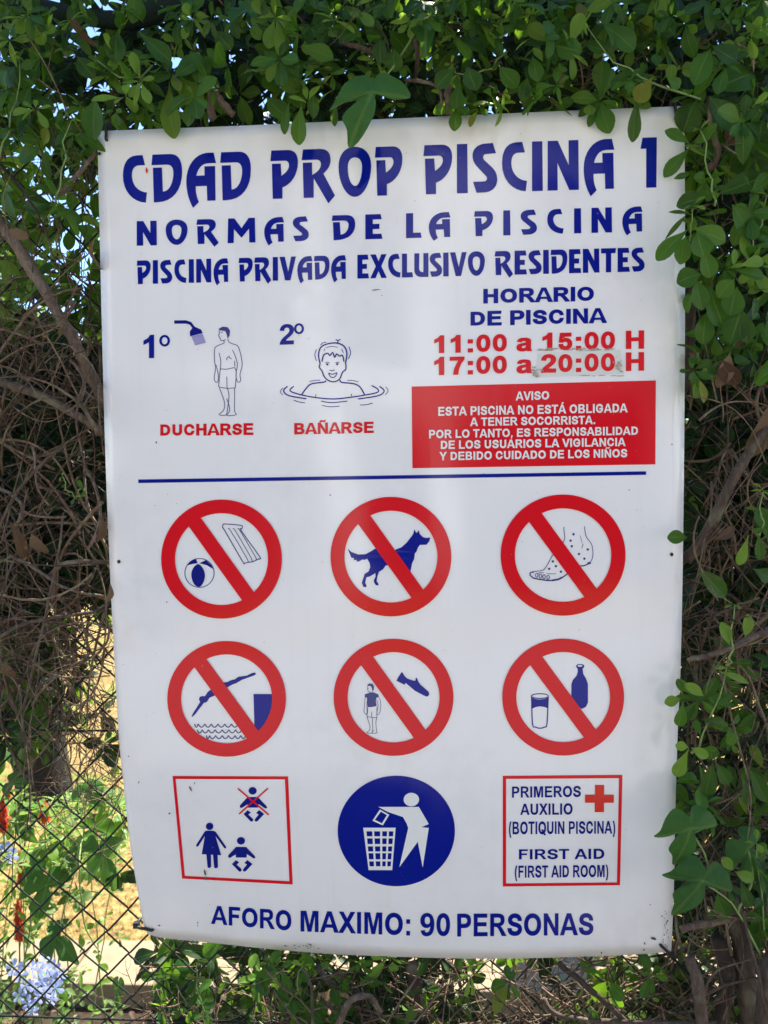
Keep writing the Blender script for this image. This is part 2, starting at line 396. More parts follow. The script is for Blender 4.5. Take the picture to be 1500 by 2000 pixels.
# bold grotesque lettering.  Round letters: traced outlines in 1/509 of the capital height, made heavier by
# pushing the outline out; straight letters: corners in capital heights
CURV = {
'C': '267,-7;235,-5;205,1;177,11;150,25;126,42;104,63;86,88;70,115;57,146;48,179;42,215;40,254;42,293;48,329;57,362;70,393;86,421;104,445;126,466;150,484;177,498;205,508;235,514;267,516;286,515;305,513;323,509;340,504;357,498;373,490;388,481;402,471;415,460;427,447;438,433;448,418;456,402;463,385;469,367;473,348;408,348;405,361;401,373;395,384;389,395;382,404;375,413;366,421;357,428;348,435;337,440;327,445;315,449;304,452;292,454;280,455;267,456;245,454;223,450;203,443;184,432;166,419;150,403;137,385;125,364;116,340;109,314;105,285;103,254;105,223;109,194;116,168;125,145;137,123;151,105;166,89;184,76;203,66;223,59;245,54;267,53;280,53;292,55;304,57;315,60;327,64;337,69;348,74;357,81;366,88;375,96;382,105;389,114;395,125;401,136;405,148;408,160;473,160;469,142;463,124;457,107;448,91;438,76;428,62;416,49;402,38;388,28;373,19;357,11;341,5;323,0;305,-4;286,-6',
'D': '219,0;96,0;96,57;215,57;244,58;272,63;296,70;318,81;337,94;354,110;368,128;379,149;388,172;394,198;398,226;399,255;398,285;394,312;388,337;379,361;368,381;354,399;338,415;320,428;299,438;275,446;249,450;221,452;93,452;93,509;225,509;261,507;294,501;325,492;353,478;377,461;399,441;418,418;433,391;446,361;455,329;460,293;462,255;460,217;455,181;446,149;433,119;417,92;398,68;376,48;351,31;322,17;291,8;256,2 125,509;125,0;60,0;60,509',
'G': '269,-7;236,-5;205,1;176,11;149,25;125,43;104,64;85,88;69,116;57,146;47,179;42,215;40,254;42,293;47,329;57,362;69,393;85,421;103,445;125,466;149,484;175,498;203,508;233,514;265,516;285,515;304,513;322,509;340,504;358,497;374,489;389,480;403,469;416,458;429,445;439,431;449,416;458,401;465,384;470,367;474,349;408,349;404,361;399,372;393,383;387,393;380,403;373,411;365,420;356,427;347,434;337,439;326,444;315,448;304,452;291,454;279,455;265,456;243,454;222,450;202,443;183,432;166,419;150,404;137,385;125,364;116,340;109,314;105,285;103,254;105,223;109,194;116,168;125,145;137,124;151,105;166,90;184,76;203,66;224,59;246,54;269,53;290,54;309,57;328,63;345,71;360,81;374,93;386,107;396,123;404,141;410,160;414,180;415,202;434,199;283,199;283,256;478,256;478,200;476,170;471,141;463,115;451,91;436,69;419,50;399,33;377,19;352,8;326,0;298,-5',
'O': '267,-7;235,-5;205,1;177,11;150,25;126,42;105,63;86,88;70,115;57,146;48,179;42,215;40,254;42,293;48,329;57,362;70,393;86,421;105,445;126,466;150,484;177,498;205,508;235,514;267,516;299,514;329,508;357,498;384,484;408,466;429,445;448,421;464,393;477,362;486,329;491,293;493,254;491,215;486,179;477,146;464,115;448,88;429,63;408,42;384,25;357,11;329,1;299,-5 267,53;289,54;310,59;330,66;349,76;367,89;383,105;396,123;408,144;418,168;425,194;429,223;430,254;429,286;425,314;418,341;408,365;396,386;383,404;367,420;349,433;330,443;310,450;289,454;267,456;245,454;223,450;203,443;184,433;167,420;151,404;137,385;125,364;116,340;109,314;105,285;103,254;105,223;109,194;116,168;125,144;137,123;151,105;167,89;184,76;203,66;223,59;245,54',
'Q': '245,159;313,159;369,85;384,65;468,-48;401,-48;346,27;331,46 267,-7;235,-5;205,1;177,11;150,25;126,42;105,63;86,88;70,115;57,146;48,179;42,215;40,254;42,293;48,329;57,362;70,393;86,421;105,445;126,466;150,484;177,498;205,508;235,514;267,516;299,514;329,508;357,498;384,484;408,466;429,445;448,421;464,393;477,362;486,329;491,293;493,254;491,215;486,179;477,146;464,115;448,88;429,63;408,42;384,25;357,11;329,1;299,-5 267,53;289,54;310,59;330,66;349,76;367,89;383,105;396,123;408,144;418,168;425,194;429,223;430,254;429,286;425,314;418,341;408,365;396,386;383,404;367,420;349,433;330,443;310,450;289,454;267,456;245,454;223,450;203,443;184,433;167,420;151,404;137,385;125,364;116,340;109,314;105,285;103,254;105,223;109,194;116,168;125,144;137,123;151,105;167,89;184,76;203,66;223,59;245,54',
'S': '224,-9;197,-8;172,-4;149,1;128,9;108,19;91,31;76,45;64,60;54,77;46,96;41,115;38,137;104,137;107,123;110,110;116,98;123,88;132,79;142,71;154,64;166,59;180,55;194,52;209,50;224,49;241,50;257,52;272,55;286,60;299,66;311,74;321,82;329,92;336,102;341,114;345,126;346,139;345,151;342,161;338,171;332,179;325,186;316,193;307,199;296,205;284,209;272,214;259,218;245,222;184,239;154,249;128,260;105,274;86,289;71,307;60,326;54,348;52,372;53,393;58,413;65,431;75,448;87,463;102,476;119,488;138,498;158,506;180,511;203,514;227,516;252,514;275,511;296,505;316,498;334,488;351,476;365,463;377,449;387,433;394,415;399,397;401,378;337,378;334,396;326,412;316,426;302,437;286,447;267,453;247,457;225,459;209,458;194,456;180,452;167,448;156,442;145,435;136,427;129,418;123,409;118,398;116,387;115,376;116,363;119,352;124,342;131,334;139,326;148,319;158,313;169,308;180,304;191,300;202,296;212,293;264,279;276,276;287,272;299,268;312,264;324,258;336,252;347,245;359,238;369,229;379,220;387,209;395,198;401,185;405,171;407,155;408,139;407,118;403,99;396,81;386,64;374,48;360,34;343,21;323,11;302,2;278,-4;252,-8',
'U': '259,-8;230,-7;203,-2;177,5;154,15;133,28;114,43;98,60;85,80;74,101;66,124;62,148;60,173;60,509;124,509;124,178;125,160;128,144;133,128;141,113;150,99;160,87;173,77;187,68;203,61;220,56;239,53;259,52;279,53;298,56;315,61;331,68;345,77;357,87;368,99;377,113;384,128;389,144;392,160;393,178;393,509;457,509;457,173;456,148;451,124;443,101;433,80;419,60;403,43;384,28;363,15;340,5;315,-2;288,-7',
'0': '227,-7;199,-5;174,1;151,11;130,24;111,41;95,62;80,86;69,113;60,144;53,178;49,214;48,254;49,294;53,330;60,364;69,395;81,422;95,447;112,467;130,484;151,498;174,508;200,514;227,516;254,514;279,508;302,498;323,484;342,467;358,447;372,422;384,395;393,364;400,330;404,294;405,254;404,214;400,178;393,144;384,113;373,86;359,62;342,41;323,24;302,11;279,1;254,-5 227,50;245,51;261,56;276,63;290,74;303,87;313,103;323,122;330,144;336,168;340,194;343,223;344,254;343,285;340,314;336,341;330,365;323,387;313,405;303,422;290,435;276,446;261,453;245,458;227,460;209,458;192,453;177,446;163,435;151,422;140,405;131,387;123,365;117,341;113,314;110,285;109,254;110,223;113,194;117,168;123,144;131,122;140,103;151,87;163,74;177,63;192,56;209,51',
'5': '221,-7;199,-6;178,-2;159,3;140,11;123,21;108,32;94,45;83,60;73,76;66,93;62,111;60,130;122,130;124,119;127,108;132,98;138,89;145,80;154,73;163,66;173,60;184,56;196,52;208,50;221,50;236,51;250,53;264,58;276,64;288,72;298,82;307,92;314,104;320,117;324,131;327,146;328,162;327,178;324,193;320,208;314,221;306,233;297,244;286,254;275,262;262,269;248,273;233,276;218,277;205,276;192,275;180,272;167,268;156,264;145,258;136,252;128,246;67,253;96,509;366,509;366,452;151,452;134,301;136,301;145,308;155,315;166,320;178,325;190,329;203,331;216,333;229,334;247,333;263,330;279,326;294,321;308,314;321,306;334,296;345,285;355,273;364,260;372,246;379,231;384,215;388,199;390,181;391,163;390,139;385,117;379,95;369,76;357,57;343,41;327,27;309,15;289,6;268,-1;245,-5',
',': '38,-119;68,71;137,71;84,-119',
'(': '89,207;90,235;92,264;96,293;101,324;107,354;114,384;122,413;132,441;142,468;153,494;164,517;177,539;236,539;223,512;212,485;201,457;191,428;182,399;174,370;167,342;161,313;157,285;154,258;152,232;151,207;152,184;154,161;156,138;160,115;165,91;172,67;179,42;188,16;198,-10;209,-38;222,-66;236,-96;177,-96;156,-59;139,-21;124,16;111,55;102,93;95,131;90,169',
')': '37,-96;52,-66;64,-37;76,-9;86,18;95,44;102,69;108,93;113,116;117,139;120,162;121,184;122,207;121,232;119,258;116,285;112,313;106,342;99,370;91,399;82,428;73,457;62,485;50,512;37,539;97,539;109,517;121,494;131,468;142,441;151,413;159,384;167,354;173,323;178,293;181,264;183,235;184,207;183,168;178,130;171,92;161,53;149,15;134,-22;117,-59;97,-96',
}
BOX = {'B': (.10,.93,1.008), 'C': (.065,.94,1.008), 'D': (.10,.94,1.008), 'G': (.065,.98,1.086), 'O': (.06,1.03,1.086), 'P': (.10,.87,.93),
 'Q': (.06,1.05,1.086), 'R': (.10,1.0,1.008), 'S': (.05,.88,.93), 'U': (.10,.91,1.008), '0': (.055,.72,.777), '2': (.035,.71,.777), '5': (.06,.72,.777),
 '9': (.055,.72,.777), 'a': (.05,.74,.777), ',': (.09,.30,.388), '(': (.09,.42,.465), ')': (.05,.38,.465)}
_A = [[(0,0),(.385,1),(.615,1),(1.0,0),(.775,0),(.69,.23),(.30,.23),(.215,0)],[(.36,.395),(.495,.77),(.63,.395)]]
_N = [[(.10,0),(.10,1),(.30,1),(.72,.34),(.72,1),(.91,1),(.91,0),(.71,0),(.29,.65),(.29,0)]]
STR = {'A': (1.0, _A), 'Á': (1.0, _A + [[(.40,1.06),(.50,1.27),(.72,1.27),(.54,1.06)]]), 'N': (1.008, _N),
 'Ñ': (1.008, _N + [[(.24,1.08),(.26,1.19),(.36,1.25),(.55,1.185),(.62,1.25),(.72,1.25),(.70,1.15),(.60,1.08),(.42,1.145),(.34,1.08)]]),
 'E': (.93, [[(.10,0),(.10,1),(.85,1),(.85,.83),(.305,.83),(.305,.61),(.81,.61),(.81,.445),(.305,.445),(.305,.17),(.87,.17),(.87,0)]]),
 'F': (.853, [[(.10,0),(.10,1),(.79,1),(.79,.83),(.305,.83),(.305,.595),(.72,.595),(.72,.425),(.305,.425),(.305,0)]]),
 'H': (1.008, [[(.10,0),(.10,1),(.305,1),(.305,.61),(.70,.61),(.70,1),(.905,1),(.905,0),(.70,0),(.70,.44),(.305,.44),(.305,0)]]),
 'I': (.388, [[(.092,0),(.092,1),(.297,1),(.297,0)]]), 'L': (.853, [[(.10,0),(.10,1),(.305,1),(.305,.17),(.81,.17),(.81,0)]]),
 'M': (1.163, [[(.10,0),(.10,1),(.405,1),(.58,.32),(.76,1),(1.065,1),(1.065,0),(.875,0),(.875,.79),(.675,0),(.485,0),(.29,.79),(.29,0)]]),
 'T': (.853, [[(.03,1),(.825,1),(.825,.83),(.53,.83),(.53,0),(.325,0),(.325,.83),(.03,.83)]]),
 'V': (.93, [[(0,1),(.22,1),(.475,.26),(.72,1),(.935,1),(.58,0),(.36,0)]]),
 'X': (.93, [[(0,0),(.345,.52),(.03,1),(.27,1),(.47,.68),(.665,1),(.905,1),(.59,.51),(.935,0),(.69,0),(.465,.345),(.24,0)]]),
 'Y': (.93, [[(.365,0),(.365,.42),(0,1),(.235,1),(.47,.60),(.70,1),(.93,1),(.57,.42),(.57,0)]]),
 '1': (.777, [[(.33,0),(.525,0),(.525,1),(.37,1),(.29,.87),(.105,.76),(.105,.585),(.33,.70)]]),
 '7': (.777, [[(.06,.985),(.71,.985),(.71,.845),(.55,.60),(.45,.30),(.42,0),(.225,0),(.26,.28),(.36,.56),(.49,.81),(.06,.81)]]),
 ':': (.465, [[(.14,0),(.14,.19),(.335,.19),(.335,0)],[(.14,.53),(.14,.72),(.335,.72),(.335,.53)]]), '.': (.388, [[(.10,0),(.10,.19),(.295,.19),(.295,0)]])}
HOLED = {
 'B': (1.008, [[(.10,0),(.10,1),(.52,1),(.76,1,.86,.90,.86,.745),(.86,.64,.80,.56,.70,.525),(.85,.49,.925,.40,.925,.28),(.925,.12,.82,0,.58,0)],[(.305,.60),(.50,.60),(.62,.60,.66,.64,.66,.715),(.66,.80,.62,.835,.50,.835),(.305,.835)],[(.305,.17),(.54,.17),(.66,.17,.71,.21,.71,.295),(.71,.39,.65,.43,.52,.43),(.305,.43)]]),
 'P': (.93, [[(.10,0),(.10,1),(.50,1),(.74,1,.87,.89,.87,.69),(.87,.49,.74,.375,.50,.375),(.305,.375),(.305,0)],[(.305,.545),(.48,.545),(.60,.545,.66,.60,.66,.69),(.66,.785,.60,.835,.48,.835),(.305,.835)]]),
 'R': (1.008, [[(.10,0),(.10,1),(.56,1),(.79,1,.90,.90,.90,.72),(.90,.57,.81,.47,.65,.445),(.75,.385,.80,.30,.87,.20),(1.0,0),(.76,0),(.61,.24),(.53,.37,.48,.415,.38,.415),(.305,.415),(.305,0)],[(.305,.575),(.52,.575),(.64,.575,.69,.62,.69,.705),(.69,.79,.64,.835,.53,.835),(.305,.835)]]),
 '2': (.777, [[(.70,.18),(.70,0),(.035,0),(.05,.19,.16,.29,.30,.42),(.42,.53,.50,.60,.50,.70),(.50,.79,.45,.845,.375,.845),(.29,.845,.24,.79,.235,.685),(.045,.70),(.06,.90,.19,1.01,.38,1.01),(.58,1.01,.70,.89,.70,.72),(.70,.58,.62,.48,.48,.36),(.38,.27,.34,.24,.315,.18)]]),
 '9': (.777, [[(.07,.23),(.10,.06,.20,-.012,.345,-.012),(.58,-.012,.72,.16,.72,.51),(.72,.85,.59,1.014,.37,1.014),(.19,1.014,.05,.88,.05,.68),(.05,.48,.17,.355,.34,.355),(.43,.355,.49,.39,.535,.45),(.52,.23,.46,.145,.36,.145),(.30,.145,.26,.18,.25,.25)],[(.52,.66),(.52,.56,.46,.51,.385,.51),(.30,.51,.25,.57,.25,.68),(.25,.79,.30,.86,.38,.86),(.46,.86,.52,.79,.52,.66)]]),
 'a': (.777, [[(.245,.525),(.07,.555),(.10,.68,.19,.742,.385,.742),(.60,.742,.68,.68,.68,.52),(.675,.22),(.675,.11,.69,.06,.725,0),(.53,0),(.51,.075),(.44,.01,.38,-.012,.28,-.012),(.13,-.012,.04,.07,.04,.20),(.04,.33,.13,.39,.29,.425),(.40,.445,.45,.455,.49,.475),(.49,.56,.46,.595,.37,.595),(.30,.595,.26,.575,.245,.525)],[(.49,.35),(.40,.325,.24,.32,.24,.215),(.24,.15,.29,.12,.34,.12),(.41,.12,.49,.17,.49,.28)]])}
def area(c): return sum(c[i-1][0]*c[i][1] - c[i][0]*c[i-1][1] for i in range(len(c))) / 2
def push(c, d):
    if abs(d) < 1e-6: return c
    out = []; n = len(c)
    for i in range(n):
        a, b, e = c[i-1], c[i], c[(i+1) % n]
        u = (b[0]-a[0], b[1]-a[1]); v = (e[0]-b[0], e[1]-b[1])
        lu = math.hypot(*u) or 1e-9; lv = math.hypot(*v) or 1e-9
        n1 = (u[1]/lu, -u[0]/lu); n2 = (v[1]/lv, -v[0]/lv)
        k = 1 + n1[0]*n2[0] + n1[1]*n2[1]; k = max(k, .45)
        out.append((b[0] + (n1[0]+n2[0])/k*d, b[1] + (n1[1]+n2[1])/k*d))
    return out
def glyph(ch, heavy):
    """-> advance, list of groups (outline + its holes)"""
    if ch == ' ': return .388, []
    if ch in STR:
        adv, cs = STR[ch]; d = heavy
    elif ch in HOLED:
        adv, cs = HOLED[ch]; cs = [flat(c) for c in cs]
        cs = [c if (area(c) > 0) == (k == 0) else c[::-1] for k, c in enumerate(cs)]
        return adv, [[push(c, heavy) for c in cs]]
    else:
        cs = [[tuple(float(w)/509 for w in p.split(',')) for p in c.split(';')] for c in CURV[ch].split(' ')]; d = .052 + heavy
        if ch in ',()': d = .045 + heavy
        adv = BOX[ch][2]
    sgn = 1 if area(max(cs, key=lambda c: abs(area(c)))) > 0 else -1
    cs = [c if sgn > 0 else c[::-1] for c in cs]
    cs = [push(c, d) for c in cs]
    if ch in CURV:
        allp = [p for c in cs for p in c]; x0, x1 = min(p[0] for p in allp), max(p[0] for p in allp); L, R_, _ = BOX[ch]
        y0, y1 = min(p[1] for p in allp), max(p[1] for p in allp)
        if ch == 'a': f = lambda y: -.012 + (y - y0) / (y1 - y0) * .755
        elif ch in ',': f = lambda y: -.20 + (y - y0) / (y1 - y0) * .39
        elif ch in '()': f = lambda y: -.28 + (y - y0) / (y1 - y0) * 1.30
        elif ch == 'Q': f = lambda y: -.10 + (y - y0) / (y1 - y0) * 1.115
        else:
            lo = 0 if ch in 'BDPR' or ch == '2' else -.012; hi = 1.0 if ch in 'BDPRU5' else 1.014
            f = lambda y: lo + (y - y0) / (y1 - y0) * (hi - lo)
        cs = [[(L + (x-x0)/(x1-x0)*(R_-L), f(y)) for x, y in c] for c in cs]
    outs = [c for c in cs if (area(c) > 0) == True or ch in STR and c is cs[0]]
    if ch in STR:
        if ch in 'AÁ': return adv, [cs[:2]] + [[c] for c in cs[2:]]
        return adv, [[c] for c in cs]
    holes = [c for c in cs if area(c) < 0]; groups = [[o] for o in outs]
    for h in holes:
        hx = sum(p[0] for p in h)/len(h)
        hy = sum(p[1] for p in h)/len(h)
        for g in groups:
            o = g[0]
            if min(p[0] for p in o) < hx < max(p[0] for p in o) and min(p[1] for p in o) < hy < max(p[1] for p in o): g.append(h); break
    return adv, groups
def grotesk(s, q, material, name='lettering', bold=0.008, layer=0, space=0.0, parent=None):
    cur = 0; G_ = []
    for ch in s:
        adv, gr = glyph(ch, bold)
        G_.append([[[(x + cur, y) for x, y in c] for c in g] for g in gr]); cur += adv + space
    allx = [p[0] for l in G_ for g in l for c in g for p in c]; x0, x1 = min(allx), max(allx)
    holder = MB(); holder.sm = False
    for l in G_:
        if not l: continue
        for g in l:
            V, Fc = fill(g)
            V = warp([((x-x0)/(x1-x0), y) for x, y in V], q)
            to_sheet(V, Fc, lift(layer), holder)
    o = holder.build(name, material, parent or SIGN)
    if len(s) > 1: o['kind'] = 'stuff'
    return o
def Q(xl, xr, tl, bl, tr, br): return ((xl, tl), (xr, tr), (xr, br), (xl, bl))

# display lettering: own outlines.  letter: (width, [contours]); a 6-tuple step is a bezier, a pair a corner
GL = {
'C': (.50, [[(.40,1),(.27,.995),(.08,.98,0,.82,0,.58),(0,.25,.20,.02,.47,0),(.495,.21),(.31,.23,.185,.38,.185,.58),(.185,.72,.24,.785,.33,.785),(.455,.785)]]),
'D': (.63, [[(.02,1),(.38,1),(.56,1,.63,.85,.63,.62),(.63,.25,.45,0,.12,0),(.05,0),(.03,.725),(.215,.725),(.235,.22),(.38,.22,.45,.42,.45,.6),(.45,.72,.40,.78,.32,.78),(0,.78)]]),
'A': (.61, [[(.56,1),(.42,1),(.18,.98,0,.75,0,.42),(0,.2,.06,0,.14,-.14),(.26,-.02),(.21,.08,.19,.2,.195,.31),(.42,.31),(.43,0),(.60,0),(.59,.72),(.37,.72),(.375,.53),(.205,.53),(.24,.68,.32,.78,.45,.78),(.61,.78)]]),
'P': (.57, [[(.02,1),(.36,1),(.5,1,.57,.9,.57,.74),(.57,.48,.42,.28,.25,.23),(.25,0),(.05,0),(.03,.725),(.215,.725),(.23,.47),(.32,.53,.39,.6,.385,.69),(.38,.75,.35,.78,.30,.78),(0,.78)]]),
'R': (.69, [[(.03,1),(.38,1),(.52,1,.60,.92,.60,.77),(.60,.65,.54,.56,.45,.49),(.69,.03),(.555,-.13),(.25,.40),(.25,0),(.045,0),(.025,.725),(.215,.725),(.22,.47),(.33,.52,.405,.6,.40,.69),(.395,.75,.36,.78,.31,.78),(0,.78)]]),
'O': (.675, [[(.33,1.02),(.52,1.02,.675,.88,.675,.62),(.675,.28,.52,-.01,.34,-.01),(.16,-.01,0,.28,0,.62),(0,.88,.14,1.02,.33,1.02)],[(.335,.80),(.43,.80,.485,.72,.485,.60),(.485,.38,.42,.215,.345,.215),(.26,.215,.19,.38,.19,.60),(.19,.72,.24,.80,.335,.80)]]),
'I': (.215, [[(0,0),(0,1),(.205,1),(.215,0)]]),
'N': (.62, [[(0,0),(0,1),(.20,1),(.42,.50),(.415,1),(.61,1),(.62,0),(.43,0),(.195,.55),(.20,0)]]),
'S': (.49, [[(.40,1),(.22,.99),(.08,.97,0,.88,0,.76),(0,.66,.04,.58,.12,.50),(.27,.33),(.31,.28,.28,.225,.22,.225),(.01,.225),(.08,0),(.26,.005),(.41,.02,.49,.12,.49,.26),(.49,.36,.45,.44,.38,.51),(.23,.66),(.19,.71,.21,.775,.27,.78),(.465,.79)]]),
'1': (.33, [[(.04,1),(.33,1),(.32,0),(.115,0),(.115,.78),(0,.78)]]),
'M': (.86, [[(0,0),(.02,1),(.21,1),(.43,.60),(.65,1),(.84,1),(.86,0),(.67,0),(.66,.56),(.43,.20),(.20,.56),(.19,0)]]),
'E': (.46, [[(0,0),(0,1),(.41,1),(.44,.79),(.2,.79),(.2,.61),(.38,.61),(.38,.40),(.2,.40),(.2,.21),(.43,.21),(.46,0)]]),
'L': (.44, [[(0,0),(0,1),(.2,1),(.2,.21),(.41,.21),(.44,0)]]),
'V': (.66, [[(0,1),(.21,1),(.35,.36),(.47,1),(.66,1),(.44,0),(.23,0)]]),
'X': (.66, [[(0,0),(.22,.5),(0,1),(.22,1),(.33,.70),(.44,1),(.65,1),(.44,.5),(.66,0),(.44,0),(.33,.30),(.21,0)]]),
'U': (.56, [[(0,1),(.2,1),(.19,.4),(.19,.25,.25,.205,.36,.205),(.36,1),(.56,1),(.56,0),(.3,0),(.1,0,0,.12,0,.35)]]),
'T': (.56, [[(0,1),(.56,1),(.54,.79),(.38,.79),(.38,0),(.18,0),(.18,.79),(0,.79)]]),
}
def flat(c):
    out = []
    for s in c:
        if len(s) == 2: out.append(s)
        else:
            p0 = out[-1]
            for k in range(1, 9):
                t = k / 8; u = 1 - t
                out.append(tuple(u**3*p0[i] + 3*u*u*t*s[i] + 3*u*t*t*s[2+i] + t**3*s[4+i] for i in (0, 1)))
    if math.dist(out[0], out[-1]) < 1e-6: out.pop()
    return out
def display(word, xl, xr, gap, line):
    """line: x0, top0, base0, x1, top1, base1 of the whole row"""
    X0, T0, B0, X1, T1, B1 = line
    tot = sum(GL[c][0] for c in word) + gap * (len(word) - 1); cur = 0
    root = None
    for ch in word:
        wd, cs = GL[ch]; cs = [flat(c) for c in cs]; m_ = MB(); m_.sm = False
        V, Fc = fill([[(x, y) for x, y in c] for c in cs])
        out = []
        for x, y in V:
            X = xl + (xr - xl) * (cur + x) / tot; s = (X - X0) / (X1 - X0)
            t0, b0 = T0 + (T1-T0)*s, B0 + (B1-B0)*s
            out.append((X, b0 + (t0 - b0) * y))
        to_sheet(out, Fc, lift(0), m_); m_.build('letter', M_BLUE, SIGN)
        cur += wd + gap
L1 = (240, 304, 397, 1283, 268, 366)
display('CDAD', 240, 490, .085, L1); display('PROP', 528, 786, .075, L1); display('PISCINA', 827, 1200, .095, L1); display('1', 1251, 1283, 0, L1)
L2 = (267, 432, 480, 1255, 403, 452)
display('NORMAS', 267, 603, .27, L2); display('DE', 648, 747, .27, L2); display('LA', 793, 880, .20, L2); display('PISCINA', 926, 1255, .31, L2)
L3 = (267, 509, 555, 1259, 483, 530)
display('PISCINA', 267, 446, .09, L3); display('PRIVADA', 466, 676, .06, L3); display('EXCLUSIVO', 698, 947, .05, L3); display('RESIDENTES', 966, 1259, .06, L3)

grotesk('HORARIO', Q(944,1160,565,592,560,587), M_BLUE, bold=.03)
grotesk('DE PISCINA', Q(919,1186,609,636,602,630), M_BLUE, bold=.03)
grotesk('11:00 a 15:00 H', Q(848,1258,656,689,646,680), M_RED, layer=1, bold=.028)
grotesk('17:00 a 20:00 H', Q(848,1258,698,732,688.5,723), M_RED, layer=1, bold=.028)
Art().poly([(804,755),(1281,743),(1280,907),(805.5,914.5)], dice=40).build('red_notice_panel', M_RED)
for s, q in (('AVISO', Q(1007,1072.5,765,782,764,780)),
             ('ESTA PISCINA NO ESTÁ OBLIGADA', Q(856,1226,795,812,788,805)),
             ('A TENER SOCORRISTA.', Q(918,1162.5,816,832,812,828)),
             ('POR LO TANTO, ES RESPONSABILIDAD', Q(838,1246,840,856,833,849)),
             ('DE LOS USUARIOS LA VIGILANCIA', Q(861,1222,861,877,855,871)),
             ('Y DEBIDO CUIDADO DE LOS NIÑOS', Q(858,1225,883,899,877,893))):
    grotesk(s, q, M_PRINT, layer=2, bold=.012)
Art().poly([(270,936.5),(1262,920.5),(1262,927.5),(270,943.5)], dice=40).build('divider_line', M_BLUE)
grotesk('1', Q(280,301,655,699.5,654,699), M_BLUE, 'numeral'); grotesk('2', Q(546,574,634,673,633,672), M_BLUE, 'numeral')
Art().poly(ell(321.5,665.5,10.5,11.5,28), ell(321.5,665.5,5.6,7,28)).build('ordinal_mark', M_BLUE)
Art().poly(ell(584,642,9.8,10.8,28), ell(584,642,5.2,6.5,28)).build('ordinal_mark', M_BLUE)
grotesk('DUCHARSE', Q(313,495,829,851,827,849), M_RED, bold=.03)
grotesk('BAÑARSE', Q(574.6,730,827,848,824,845), M_RED, bold=.03)
for word, xl, xr, tl, bl, tr, br in (('AFORO',412,569,1769,1804,1779,1818),('MAXIMO:',587,801,1779,1819,1784,1827),('90',821,879,1784,1828,1784,1828),('PERSONAS',893,1159,1785,1829,1784,1826)):
    grotesk(word, Q(xl, xr, tl, bl, tr, br), M_BLUE)
for s, q in (('PRIMEROS', Q(1000,1134.6,1536.4,1558,1535,1556.6)), ('AUXILIO', Q(1016,1118.4,1570,1591.6,1569,1591)),
             ('(BOTIQUIN PISCINA)', Q(994,1201.6,1605,1629.6,1603.6,1628)), ('FIRST AID', Q(1013.6,1180.4,1659,1678.6,1657.6,1677.6)),
             ('(FIRST AID ROOM)', Q(1005.6,1188,1691,1714.4,1689.4,1713))):
    grotesk(s, q, M_DBLUE, bold=0.004)
Art().poly([(982,1515.4),(1215.6,1513.4),(1211,1729),(982,1731.6)], [(988.5,1521.4),(1209,1520),(1205,1723.6),(988.5,1725.6)], dice=60).build('red_frame', M_RED)
Art((950,1490,5)).poly([(1060,215),(1150,215),(1150,310),(1245,310),(1245,390),(1148,390),(1148,482),(1057,482),(1057,390),(963,390),(963,310),(1060,310)]).build('red_cross', M_ORANGE)

# prohibition rings: grid, outer centre and radii, inner radii
def ring(Z, cx, cy, rx, ry, ix_, iy_):
    cx2, cy2 = cx, cy
    def seg(p, q, upper):
        a0 = math.atan2(p[1], p[0]); a1 = math.atan2(q[1], q[0])
        if upper:
            while a1 < a0: a1 += 2*pi
        else:
            while a1 > a0: a1 -= 2*pi
        return [(cx2 + ix_*cos(a0+(a1-a0)*k/26), cy2 + iy_*sin(a0+(a1-a0)*k/26)) for k in range(27)]
    up = seg((-.445,-.904), (.703,.725), True); lo = seg((-.709,-.714), (.443,.904), False)
    a = Art(Z); a.poly(ell(cx, cy, rx, ry, 80), up, lo, layer=2, dice=40)
    return a.build('prohibition_ring', M_RED)
Z1, Z2, Z3 = (290,940,5), (620,940,5), (950,940,5)
Z4, Z5, Z6 = (300,1230,5), (630,1230,5), (950,1230,5)
r1 = ring(Z1,713,760,590,582,454,448); r2 = ring(Z2,717.5,736,590,584,454,448); r3 = ring(Z3,749,721,610,592,471,456)
r4 = ring(Z4,712.5,675,579.5,565,445,434); r5 = ring(Z5,693,660,585,572,449,441); r6 = ring(Z6,750,658,595,571,458,440)
a = Art(Z1); a.line(ell(498,895,143,141,40), 7, smooth=1, closed=True)
a.poly([(487,808),(525,840),(548,890),(550,940),(530,1000),(495,1032),(450,1010),(422,950),(420,890),(445,835)], smooth=3)
a.poly([(375,822),(420,775),(465,760),(480,800),(430,808)]).poly([(495,800),(560,770),(610,815),(632,857),(570,820)])
a.build('beach_ball_symbol', M_DBLUE)
a = Art(Z1); a.line([(745,482),(724,458),(728,425),(750,417),(900,430),(915,445),(912,465),(905,482),(1085,735),(1080,757),(1050,770),(1020,785),(985,790),(940,797),(920,785)], 9, smooth=3, closed=True)
for P in ([(780,467),(800,480),(965,760),(965,790)],[(825,467),(850,485),(1005,755),(1000,785)],[(872,465),(895,485),(1048,745),(1045,770)]): a.line(P, 7, smooth=3)
a.build('air_mattress_symbol', M_LINE)
